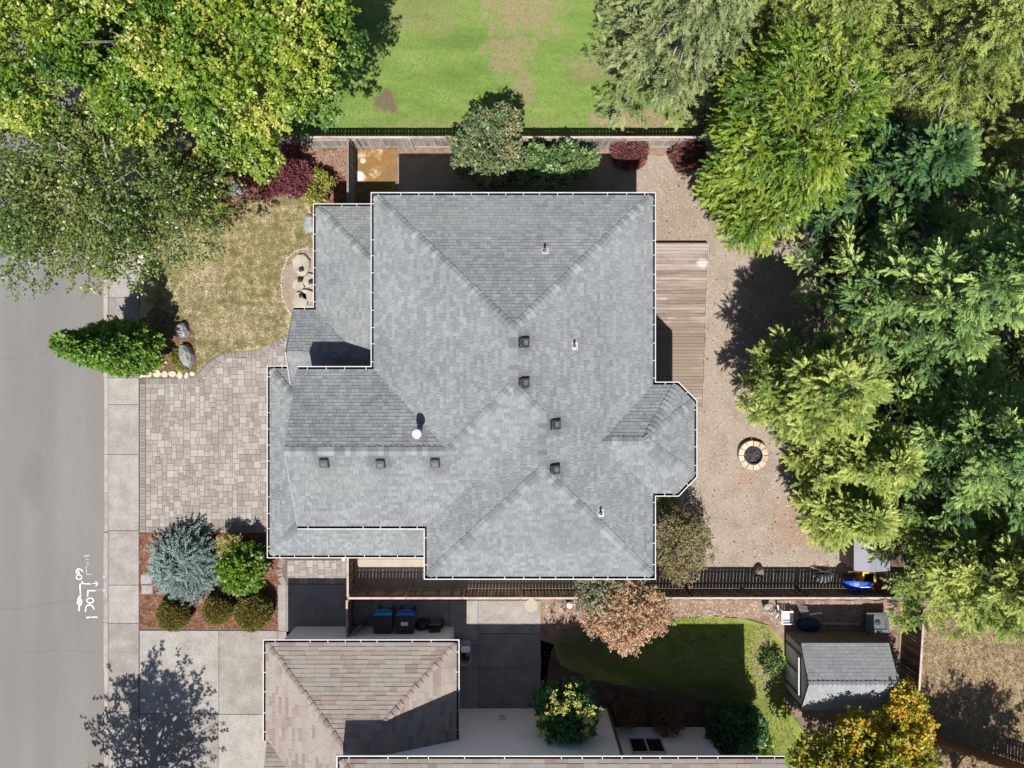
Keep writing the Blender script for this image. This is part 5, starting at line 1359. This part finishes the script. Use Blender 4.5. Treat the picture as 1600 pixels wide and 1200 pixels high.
def shell_shrub(label, u, v, r, h, temps, m, n, scale=1.0, tone=(.3, .7), cat='shrub', name='round_shrub', group=None, rx=None, zc=None, bump=.1):
    zc = zc if zc is not None else h * .5
    c = W(u, v, zc); t = thing(name, label, cat, (c[0], c[1], 0), group)
    e = unit(rng.normal(0, 1, (n, 3))); e = e[e[:, 2] > -.75]; n = len(e)
    ph = rng.uniform(0, 6.28, 3)
    lump = 1 + bump * (np.sin(e[:, 0] * 5 + ph[0]) * np.sin(e[:, 1] * 5 + ph[1]) + .6 * np.sin(e[:, 2] * 7 + ph[2]))
    q = rng.uniform(.72, 1.03, n) * lump
    P = np.array([c[0], c[1], zc]) + e * q[:, None] * np.array([rx or r, r, h * .52]); P[:, 2] = np.maximum(P[:, 2], .03)
    T = rng.uniform(tone[0], tone[1], n) + .25 * (lump - 1) / max(bump, .01) * .3
    scatter('foliage', temps, P, unit(e + rng.normal(0, .4, e.shape)), scale * rng.uniform(.7, 1.2, n), T, m, t, roll=1.0)
    b = MB()
    for k in range(9):
        a = k * .7; limb(b, (c[0], c[1], 0), (c[0] + (rx or r) * .75 * math.cos(a), c[1] + r * .75 * math.sin(a), zc + h * .2 * math.sin(k * 2.1)), .03, .01, .1)
    b.build('stem', M['trunk'], t)
    return t

L_ = {}
L_['maple'] = leafmat('maple_leaf', [(.02, .06, .008), (.065, .15, .016), (.15, .245, .024), (.28, .345, .04), (.50, .46, .13)], 0.32, .42, .5)
L_['sparse'] = leafmat('sparse_leaf', [(.03, .065, .016), (.075, .135, .028), (.14, .20, .04), (.22, .245, .07), (.34, .27, .14)], .35, .4, .5)
L_['column'] = leafmat('column_leaf', [(.04, .10, .014), (.095, .20, .028), (.165, .28, .04), (.24, .33, .06)], .35, .45, .4)
L_['hemlock'] = leafmat('hemlock', [(.055, .085, .03), (.13, .175, .065), (.225, .27, .11), (.33, .36, .17)], 0.14, .6, .25)
L_['beech'] = leafmat('beech_leaf', [(.025, .065, .006), (.075, .15, .012), (.165, .245, .02), (.285, .34, .045)], 0.28, .45, .45)
L_['light_hem'] = leafmat('light_hemlock', [(.05, .09, .016), (.13, .185, .036), (.235, .285, .065), (.34, .36, .11)], 0.16, .6, .25)
L_['cedar'] = leafmat('cedar', [(.018, .050, .024), (.06, .14, .046), (.17, .275, .075), (.36, .46, .14)], 0.1, .6, .25)
L_['cedar_olive'] = leafmat('cedar_olive', [(.03, .068, .018), (.085, .155, .032), (.225, .295, .06), (.41, .45, .12)], 0.1, .6, .25)
L_['dogwood'] = leafmat('dogwood_leaf', [(.04, .08, .035), (.095, .15, .06), (.165, .22, .095), (.30, .26, .14)], .3, .45, .45)
L_['shrubgreen'] = leafmat('shrub_green', [(.05, .11, .03), (.12, .20, .06), (.21, .29, .10)], .3, .4, .5)
L_['lime'] = leafmat('lime_leaf', [(.05, .11, .008), (.105, .19, .012), (.18, .27, .02)], .35, .4, .5)
L_['yellowgreen'] = leafmat('yellow_green', [(.13, .15, .02), (.26, .27, .045), (.40, .38, .09)], .35, .45, .4)
L_['cream'] = leafmat('cream_leaf', [(.20, .22, .05), (.34, .34, .10), (.48, .44, .17)], .35, .5, .4)
L_['burgundy'] = leafmat('burgundy', [(.075, .026, .026), (.19, .075, .07), (.33, .17, .145)], .25, .5, .4)
L_['redmaple'] = leafmat('red_maple', [(.08, .022, .03), (.17, .05, .062), (.28, .105, .12)], .3, .5, .4)
L_['clipped'] = leafmat('clipped', [(.06, .06, .012), (.14, .13, .028), (.22, .19, .045), (.30, .20, .075)], .2, .6, .3)
L_['bluespruce'] = leafmat('blue_spruce', [(.09, .135, .125), (.18, .245, .225), (.29, .36, .32)], .15, .6, .25)
L_['olive'] = leafmat('olive_leaf', [(.09, .085, .035), (.18, .165, .075), (.27, .24, .125), (.30, .205, .12)], .3, .6, .3)
L_['peach'] = leafmat('peach_leaf', [(.23, .15, .088), (.42, .285, .175), (.56, .385, .25), (.56, .325, .23)], .35, .5, .4)
L_['sage'] = leafmat('sage_leaf', [(.09, .10, .055), (.19, .20, .11), (.29, .29, .18)], .3, .5, .4)
L_['rhodo'] = leafmat('rhodo_leaf', [(.025, .085, .022), (.06, .17, .045), (.11, .25, .075)], .25, .4, .5)
L_['yellowleaf'] = leafmat('yellow_leaf', [(.50, .52, .10), (.68, .66, .20)], .4, .5, .4)
L_['darkgreen'] = leafmat('dark_leaf', [(.025, .075, .022), (.05, .13, .032), (.095, .20, .05)], .3, .45, .4)
L_['redgreen'] = leafmat('red_green_leaf', [(.09, .08, .025), (.18, .095, .05), (.27, .14, .09)], .25, .5, .4)
L_['amber'] = leafmat('amber_leaf', [(.10, .14, .012), (.26, .27, .025), (.44, .38, .04), (.58, .36, .05)], .4, .45, .4)

TW = [twig(10, .40, .165, .115, 100 + i) for i in range(6)]
TWs = [twig(7, .40, .15, .10, 110 + i, .6) for i in range(5)]
TWm = [twig(8, .30, .14, .10, 120 + i, .65) for i in range(5)]
TWf = [twig(8, .22, .09, .055, 130 + i, .5) for i in range(5)]
SPR = [spray(7, .62, .30, .055, 140 + i, .15) for i in range(5)]
SPH = [spray(6, .46, .22, .05, 150 + i, .3, .8) for i in range(6)]
SPC = [spray(7, .46, .19, .042, 155 + i, .08, .55) for i in range(6)]
SPB = [spray(7, .55, .17, .085, 180 + i, .35, 1.0) for i in range(6)]
TUF = [tuft(16, .42, .035, 160 + i, .55) for i in range(4)]
TUs = [tuft(7, .10, .028, 170 + i, .9) for i in range(4)]

# --- the big maples at upper left
t = thing('maple_tree', 'big bright yellow green maple whose crown overhangs the lawn fence', 'tree', (*W2(395, 205), 0))
blob_crown(t, (*W2(395, 205), 0), (-11.6, 13.2, 6.4), (5.4, 4.7, 3.4), 125, .85, 105, TW, L_['maple'], trunk=.26, tone=(.25, .82), shell=.3, scale=.84)
t = thing('maple_tree', 'yellow green maple in the top left corner over the street', 'tree', (*W2(228, 160), 0))
blob_crown(t, (*W2(228, 160), 0), (-17.6, 13.6, 6.4), (4.6, 4.1, 3.2), 84, .85, 100, TW, L_['maple'], trunk=.15, tone=(.22, .78), shell=.3, scale=.84)
t = thing('street_tree', 'sparse dull green tree with bare grey twigs over the road and sidewalk', 'tree', (*W2(238, 345), 0))
blob_crown(t, (*W2(238, 345), 0), (-15.8, 7.3, 5.4), (4.9, 3.2, 2.3), 130, .85, 40, TWs, L_['sparse'], trunk=.2, tone=(.25, .75), shell=.35, limbs=40, sub=5, bark='pale_twig')
# --- pointed small tree at the sidewalk
cb = W2(232, 550); t = thing('columnar_tree', 'pointed bright green young tree standing in the bark bed at the sidewalk', 'tree', (*cb, 0))
n = 2300; f = rng.random(n) ** 1.2; z = .7 + f * 5.5
prof = np.interp(z, [.7, 1.3, 2.2, 3.3, 4.4, 5.4, 6.2, 6.6], [.6, 1.0, .96, .68, .42, .22, .10, .03])
a = rng.uniform(0, 6.28, n); lump = 1 + .30 * np.sin(a * 3 + z * 2.3) * np.sin(z * 3.1 + a * 2) + .12 * np.sin(a * 7 + z * 5)
q = rng.uniform(.35, 1.0, n) ** .5 * lump
P = np.stack([cb[0] + np.cos(a) * prof * q, cb[1] + np.sin(a) * prof * q, z], 1)
D = np.stack([np.cos(a), np.sin(a), rng.uniform(.1, .9, n)], 1)
scatter('crown', TWm, P, D, rng.uniform(.8, 1.3, n), .3 + .35 * (q - .6) + rng.normal(.1, .16, n), L_['column'], t)
b = MB(); b.tube([(*cb, 0), (*cb, 3), (*cb, 6.2)], [.09, .06, .01], 7)
for k in range(14): limb(b, (*cb, .9 + k * .3), (cb[0] + .8 * math.cos(k * 2.4) * (1 - k / 16), cb[1] + .8 * math.sin(k * 2.4) * (1 - k / 16), 1.5 + k * .33), .03, .01)
b.build('trunk', M['trunk'], t)

# --- conifers and broadleaves on the right
HK = dict(nspray=9, name='hemlock_tree', bark='pale_twig', spread=1.0, clump=6, start=.25)
conifer('grey green hemlock with drooping sprays and bare twigs above the lawn corner', (6.9, 14.5), 11.5, 2.4, 3.5, 120, SPH, L_['hemlock'], droop=.3, tone=(.2, .65), **HK)
conifer('light green hemlock at the top edge between the grey hemlock and the corner', (12.2, 15.4), 11.5, 2.4, 3.6, 120, SPH, L_['light_hem'], droop=.28, tone=(.25, .7), **HK)
conifer('tallest pale hemlock in the upper right corner with long feathery sprays', (17.0, 13.1), 12.5, 2.2, 4.7, 170, SPH, L_['light_hem'], droop=.28, tone=(.3, .75), **HK)
conifer('pale hemlock cut by the right edge beside the tallest one', (21.2, 10.8), 11.0, 2.0, 3.8, 90, SPH, L_['light_hem'], droop=.28, tone=(.3, .75), **HK)
t = thing('hornbeam_tree', 'bright green fine leaved tree with pale curved branches right of the lawn fence', 'tree', (10.4, 9.8, 0))
blob_crown(t, (10.4, 9.8, 0), (11.0, 10.4, 5.6), (2.9, 3.0, 2.5), 95, .8, 80, SPB, L_['beech'], trunk=.2, tone=(.2, .85), shell=.4, limbs=46, sub=5, bark='pale_twig', scale=.58, zmin=-.75, flat=.35, jit=.22)
blob_crown(t, (10.4, 9.8, 3), (9.7, 7.6, 4.4), (1.7, 2.0, 1.5), 46, .66, 70, SPB, L_['beech'], trunk=.12, tone=(.2, .85), shell=.4, limbs=22, sub=4, bark='pale_twig', scale=.58, zmin=-.75, flat=.35, jit=.22, stem='limb')
CK = dict(droop=.0, name='cedar_tree', clump=12, crad=.27)
conifer('dark shaded cedar between the bright green tree and the right edge', (15.0, 8.2), 8.5, 1.2, 3.4, 90, SPC, L_['cedar'], tone=(.1, .4), upward=.5, nspray=6, **CK)
conifer('largest blue green cedar with bright tufted tips at the right edge', (15.9, 3.6), 12.5, 1.6, 4.2, 150, SPC, L_['cedar'], tone=(.4, .85), upward=.5, nspray=6, start=.3, **CK)
conifer('second blue green cedar cut by the right edge below the largest one', (17.6, -2.2), 12.0, 1.2, 4.2, 135, SPC, L_['cedar'], tone=(.38, .8), upward=.5, nspray=6, **CK)
conifer('blue green cedar at the right edge behind the largest cedar', (20.0, 5.5), 13.0, 1.2, 4.2, 105, SPC, L_['cedar'], tone=(.35, .75), upward=.5, nspray=6, **CK)
conifer('cedar at the right edge between the two large blue green cedars', (21.6, 0.6), 11.5, 1.4, 3.8, 100, SPC, L_['cedar'], tone=(.38, .8), upward=.5, nspray=6, **CK)
conifer('olive tinted cedar nearest the dark shadow on the gravel yard', (11.75, .1), 8.3, 1.6, 2.6, 92, SPC, L_['cedar_olive'], tone=(.35, .8), upward=.3, nspray=6, scale=.9, prof=lambda f: min(1, .55 + 1.5 * f) * (1 - f) ** .4, **CK)
conifer('olive green cedar right of the fire pit', (14.0, -2.7), 7.4, .8, 2.2, 76, SPC, L_['cedar_olive'], tone=(.4, .85), upward=.5, nspray=5, scale=.9, **CK)
conifer('small olive cedar just above the lilac metal shed', (14.05, -5.1), 5.4, .8, 1.75, 80, SPC, L_['cedar_olive'], tone=(.4, .85), upward=.5, nspray=5, scale=.85, **CK)
conifer('yellow green cedar overhanging the brown side fence', (18.75, -7.2), 9.5, 1.4, 3.35, 120, SPC, L_['cedar_olive'], tone=(.4, .85), upward=.4, nspray=6, **CK)
conifer('cedar at the right edge above the dry field', (21.5, -5.8), 10.0, 1.4, 3.4, 100, SPC, L_['cedar'], tone=(.4, .8), upward=.5, nspray=6, **CK)
# --- trees that stand just below the picture and throw their shade into it
conifer('tree below the lower left corner that shades the concrete drive', (-16.8, -19.7), 9.7, 1.6, 4.1, 95, [twig(9, .45, .2, .15, 300 + i, .5) for i in range(4)], L_['darkgreen'], droop=-.45, nspray=15, tone=(.3, .7), name='street_tree', power=.75, spread=.9)
t = thing('broadleaf_tree', 'leafy tree below the lower right corner that shades the dry field', 'tree', (20.4, -18.8, 0))
blob_crown(t, (20.4, -18.8, 0), (20.3, -18.7, 5.4), (2.9, 1.25, 2.0), 40, .55, 24, TW, L_['maple'], trunk=.16, shell=.2)
# --- yard shrubs and small trees
c = W(765, 232, 2.6); t = thing('dogwood_tree', 'grey green small tree with tan tipped leaves in front of the lawn fence', 'tree', (c[0], 9.7, 0))
DG = dict(tone=(.2, .82), scale=1.5, shell=.1, jit=.3)
blob_crown(t, (c[0], 9.7, 0), (c[0] + .05, c[1] - .05, 2.6), (1.0, 1.05, 1.1), 30, .36, 34, TWf, L_['dogwood'], trunk=.09, **DG)
for k, (dx, dy, z, r, nn) in enumerate(((-.75, -.5, 1.7, .7, 12), (-1.0, .2, 2.2, .45, 7), (.85, -.45, 1.9, .6, 10), (.45, .85, 3.2, .5, 9), (-.45, .95, 2.9, .4, 6), (.1, -1.05, 1.5, .55, 9))):
    blob_crown(t, (c[0], 9.7, .8), (c[0] + dx, c[1] + dy, z), (r, r, r * .8), nn, .27, 28, TWf, L_['dogwood'], trunk=.045, limbs=6, stem='limb', **DG)
c = W(864, 256, 2.0); t = thing('leafy_shrub', 'pale green spreading shrub right of the tan tipped tree', 'shrub', (c[0], c[1], 0))
blob_crown(t, (c[0], c[1], 0), (c[0] - .1, c[1] + .1, 1.9), (.9, .55, .8), 22, .26, 26, TWm, L_['shrubgreen'], trunk=.05, tone=(.3, .9), shell=.1)
for dx, dy, z, r, nn in ((.95, -.15, 2.2, .42, 8), (1.4, .35, 2.0, .3, 5), (-.9, -.35, 2.1, .45, 8), (.35, -.75, 2.5, .38, 7), (-.25, -.8, 2.5, .3, 5), (.75, .55, 1.8, .25, 4)):
    blob_crown(t, (c[0], c[1], .4), (c[0] + dx, c[1] + dy, z), (r, r * .8, r * .7), nn, .22, 24, TWm, L_['shrubgreen'], trunk=.03, tone=(.3, .9), shell=.1, limbs=5, stem='limb')
for i, (u, v, r) in enumerate(((984, 238, .72), (1075, 241, .66))):
    shell_shrub(['left burgundy barberry on the soil strip by the lawn fence', 'right burgundy barberry beside the bright green tree'][i], u, v, r, 1.15, TUs, L_['burgundy'], 2600, 1.3, group='burgundy barberries by the lawn fence', name='barberry_shrub', rx=r * 1.08)
c = W(425, 272, 1.0); t = thing('japanese_maple', 'crimson weeping maple on the bark bed under the big maple', 'shrub', (c[0], c[1], 0))
blob_crown(t, (c[0], c[1], 0), (c[0], c[1], .85), (1.65, .95, .65), 60, .36, 60, TUs, L_['redmaple'], trunk=.07, tone=(.2, .85), scale=1.5, shell=.4, limbs=16)
c = W(500, 294, .6); t = thing('leafy_shrub', 'small yellow green shrub beside the front gutter corner', 'shrub', (c[0], c[1], 0))
blob_crown(t, (c[0], c[1], 0), (c[0], c[1], .55), (.42, .62, .35), 16, .22, 22, TWf, L_['yellowgreen'], trunk=.03, tone=(.2, .8), limbs=6, sub=1, scale=1.3)
# front planting bed
c = W(290, 884, .7); t = thing('blue_conifer', 'sprawling silver blue weeping conifer in the front planting bed', 'shrub', (c[0], c[1], 0))
nb_ = 46; ba = rng.uniform(0, 6.28, nb_); bq = rng.uniform(.1, 1, nb_) ** .6
bx, by, bz = np.cos(ba) * bq * 1.25, np.sin(ba) * bq * 1.0, .3 + .8 * (1 - bq ** 2) * rng.uniform(.4, 1.2, nb_)
k_ = rng.integers(0, nb_, 1500); n = 1500; a = ba[k_] + rng.normal(0, 1.1, n)
P = np.stack([c[0] + bx[k_] + rng.normal(0, .2, n), c[1] + by[k_] + rng.normal(0, .2, n), np.maximum(.08, bz[k_] + rng.normal(0, .12, n))], 1)
D = np.stack([np.cos(a), np.sin(a), rng.uniform(-.2, .7, n)], 1)
ST = []
for i in range(5):
    r_ = np.random.default_rng(400 + i); V_, T_ = [], []
    ph = r_.uniform(-1, 1)
    for k in range(7):
        x = k * .085; y = .06 * math.sin(k * .6 + ph); zz = .03 * k - .006 * k * k
        for j in range(4):
            an = j * 1.57 + r_.uniform(-.5, .5); d = unit(np.array([[.75, math.cos(an) * .5, math.sin(an) * .5]])); nr = unit(np.cross(d, [[0, .3, 1]])); nr = np.cross(d, nr)
            V_.append(kite(np.array([[x, y, zz]]), d, nr, [.12], [.04], 0)); T_.append(r_.uniform(-.12, .12) + .03 * k)
    ST.append((np.concatenate(V_), np.array(T_)))
scatter('foliage', ST, P, D, rng.uniform(.7, 1.25, n), rng.uniform(.25, .75, n), L_['bluespruce'], t)
b = MB()
for k in range(12): limb(b, (c[0], c[1], 0), (c[0] + 1.1 * math.cos(k * .53), c[1] + .9 * math.sin(k * .53), .5), .05, .012, .2)
b.build('stem', M['trunk'], t)
c = W(360, 853, .7); t = thing('leafy_shrub', 'pale cream variegated shrub between the blue conifer and the gutter', 'shrub', (c[0], c[1], 0))
blob_crown(t, (c[0], c[1], 0), (c[0], c[1], .75), (.33, .38, .4), 16, .18, 26, TWf, L_['cream'], trunk=.03, tone=(.2, .8), limbs=6, sub=1, scale=1.1)
c = W(380, 888, .9); t = thing('leafy_shrub', 'bright lime green leafy shrub above the round clipped bushes', 'shrub', (c[0], c[1], 0))
blob_crown(t, (c[0], c[1], 0), (c[0], c[1], 1.0), (.78, .80, .65), 46, .27, 26, TWm, L_['lime'], trunk=.05, tone=(.2, .8), limbs=12, sub=1)
for i, (u, v, r, rx, l) in enumerate(((271, 961, .66, .70, 'left clipped bronze green ball bush in the front planting bed'), (341, 951, .66, .60, 'middle and smallest clipped bronze green ball bush'), (396, 956, .82, .80, 'right and largest clipped bronze green ball bush'))):
    shell_shrub(l, u, v, r, 1.25 if i else 1.0, TUs, L_['clipped'], 4200, 1.05, (.25, .75), group='clipped ball bushes in the front bed', name='ball_bush', rx=rx, bump=.05)
# small plants in the tree bed
for i, (u, v, r, m, l) in enumerate(((276, 555, .26, 'yellowgreen', 'yellow flowering clump beside the grey wedge boulder'), (246, 570, .18, 'cream', 'small pale green tuft by the white rock'), (284, 573, .2, 'cream', 'small pale tuft below the grey wedge boulder'), (272, 563, .14, 'yellowgreen', 'tiny yellow green plant in the red bark'))):
    shell_shrub(l, u, v, r, .3, TUs, L_[m], 160, 1.2, cat='plant', name='low_plant')
# by the south-east corner of the house
c = W(1066, 850, 1.6); t = thing('olive_shrub', 'thin olive brown shrub at the house corner on the gravel yard', 'shrub', (c[0], c[1], 0))
blob_crown(t, (c[0], c[1], 0), (c[0] - .1, c[1] - .05, 1.5), (1.3, 1.35, 1.0), 60, .40, 34, TWf, L_['olive'], trunk=.06, tone=(.15, .85), shell=.25, limbs=26, sub=2, scale=1.0)
c = W(1034, 782, .5); shell_shrub('small bright green plant tucked under the bay eave', 1033, 783, .4, .7, TWf, L_['lime'], 120, 1.2, cat='plant', name='low_plant')
c = W(950, 922, 2.4); t = thing('sage_tree', 'grey green bushy tree growing against the patio fence below the eave', 'tree', (c[0], -8.85, 0))
blob_crown(t, (c[0], -8.85, 0), (c[0], -8.6, 2.5), (1.4, .85, 1.0), 56, .38, 34, TWf, L_['sage'], trunk=.07, tone=(.2, .8), shell=.35, scale=1.15)
c = W(980, 968, 2.9); t = thing('peach_maple', 'peach coloured small maple leaning over the neighbour lawn', 'tree', (c[0] - .1, -9.75, 0))
blob_crown(t, (c[0] - .1, -9.75, 0), (c[0], c[1] + .05, 2.8), (1.5, 1.15, .85), 70, .38, 34, TWf, L_['peach'], trunk=.08, tone=(.1, .8), shell=.35, scale=1.25)
# neighbour's plants
c = W(884, 1113, 2.8); t = thing('rhododendron_shrub', 'dark glossy shrub with bright yellow tips against the pale wall', 'shrub', (c[0], c[1], 0))
blob_crown(t, (c[0], c[1], 0), (c[0], c[1], 2.6), (1.05, .95, 1.0), 60, .34, 26, TWm, L_['rhodo'], trunk=.08, tone=(.2, .8), limbs=12, sub=1, zmin=-.8, scale=1.1)
n = 90; pc = [W(u, v, 3.75) for u, v in ((866, 1090), (884, 1104), (878, 1108), (862, 1112), (848, 1122), (893, 1079), (918, 1115), (912, 1118), (924, 1125), (915, 1140), (845, 1148), (924, 1108), (900, 1100))]
P = np.concatenate([np.array(q) + rng.normal(0, .10, (n // 8, 3)) for q in pc])
scatter('flower', TWf, P, unit(rng.normal(0, 1, P.shape) + np.array([0, 0, .6])), rng.uniform(.7, 1.1, len(P)), rng.uniform(.2, .8, len(P)), L_['yellowleaf'], t)
for i, (u, v, l) in enumerate(((982, 1112, 'left reddish ball bush in the shaded bed by the pale wall'), (1043, 1123, 'right reddish green ball bush in front of the window'))):
    shell_shrub(l, u, v, .56, 1.2, TWf, L_['redgreen'], 500, .9, group='reddish ball bushes by the pale wall', name='ball_bush', bump=.12)
c = W(1150, 1136, 1.2); t = thing('leafy_shrub', 'large dark green shrub at the end of the shaded bed', 'shrub', (c[0], c[1], 0))
blob_crown(t, (c[0], c[1], 0), (c[0], c[1], 1.2), (1.0, 1.15, .95), 50, .34, 26, TWm, L_['darkgreen'], trunk=.05, tone=(.2, .85), limbs=10, sub=1)
c = W(1180, 1180, .6); t = thing('leafy_shrub', 'low bright green leafy plant spilling onto the lower lawn', 'plant', (c[0], c[1], 0))
blob_crown(t, (c[0], c[1], 0), (c[0], c[1], .5), (.7, 1.1, .35), 30, .25, 16, TWm, L_['lime'], trunk=.04, tone=(.2, .8), limbs=6, sub=1, scale=.9)
shell_shrub('small dark green bush on the lawn left of the garden shed', 1206, 1036, .3, .7, TWf, L_['darkgreen'], 130, 1.2)
c = W(1350, 1160, 3.6); t = thing('yellow_maple', 'golden yellow maple at the lower edge below the garden shed', 'tree', (14.9, -15.9, 0))
blob_crown(t, (14.9, -15.9, 0), (14.8, -15.75, 3.1), (2.6, 1.6, 1.25), 100, .5, 40, TWm, L_['amber'], trunk=.1, tone=(.15, .9), shell=.35, scale=1.15)
c = W(1400, 1090, 2.6); t = thing('yellow_maple', 'small golden sapling squeezed between the shed and the brown fence', 'tree', (16.9, -13.3, 0))
blob_crown(t, (16.9, -13.3, 0), (16.75, -13.9, 2.5), (.75, 1.2, .8), 36, .34, 30, TWm, L_['amber'], trunk=.05, tone=(.3, 1.0), shell=.3, limbs=8, sub=1)
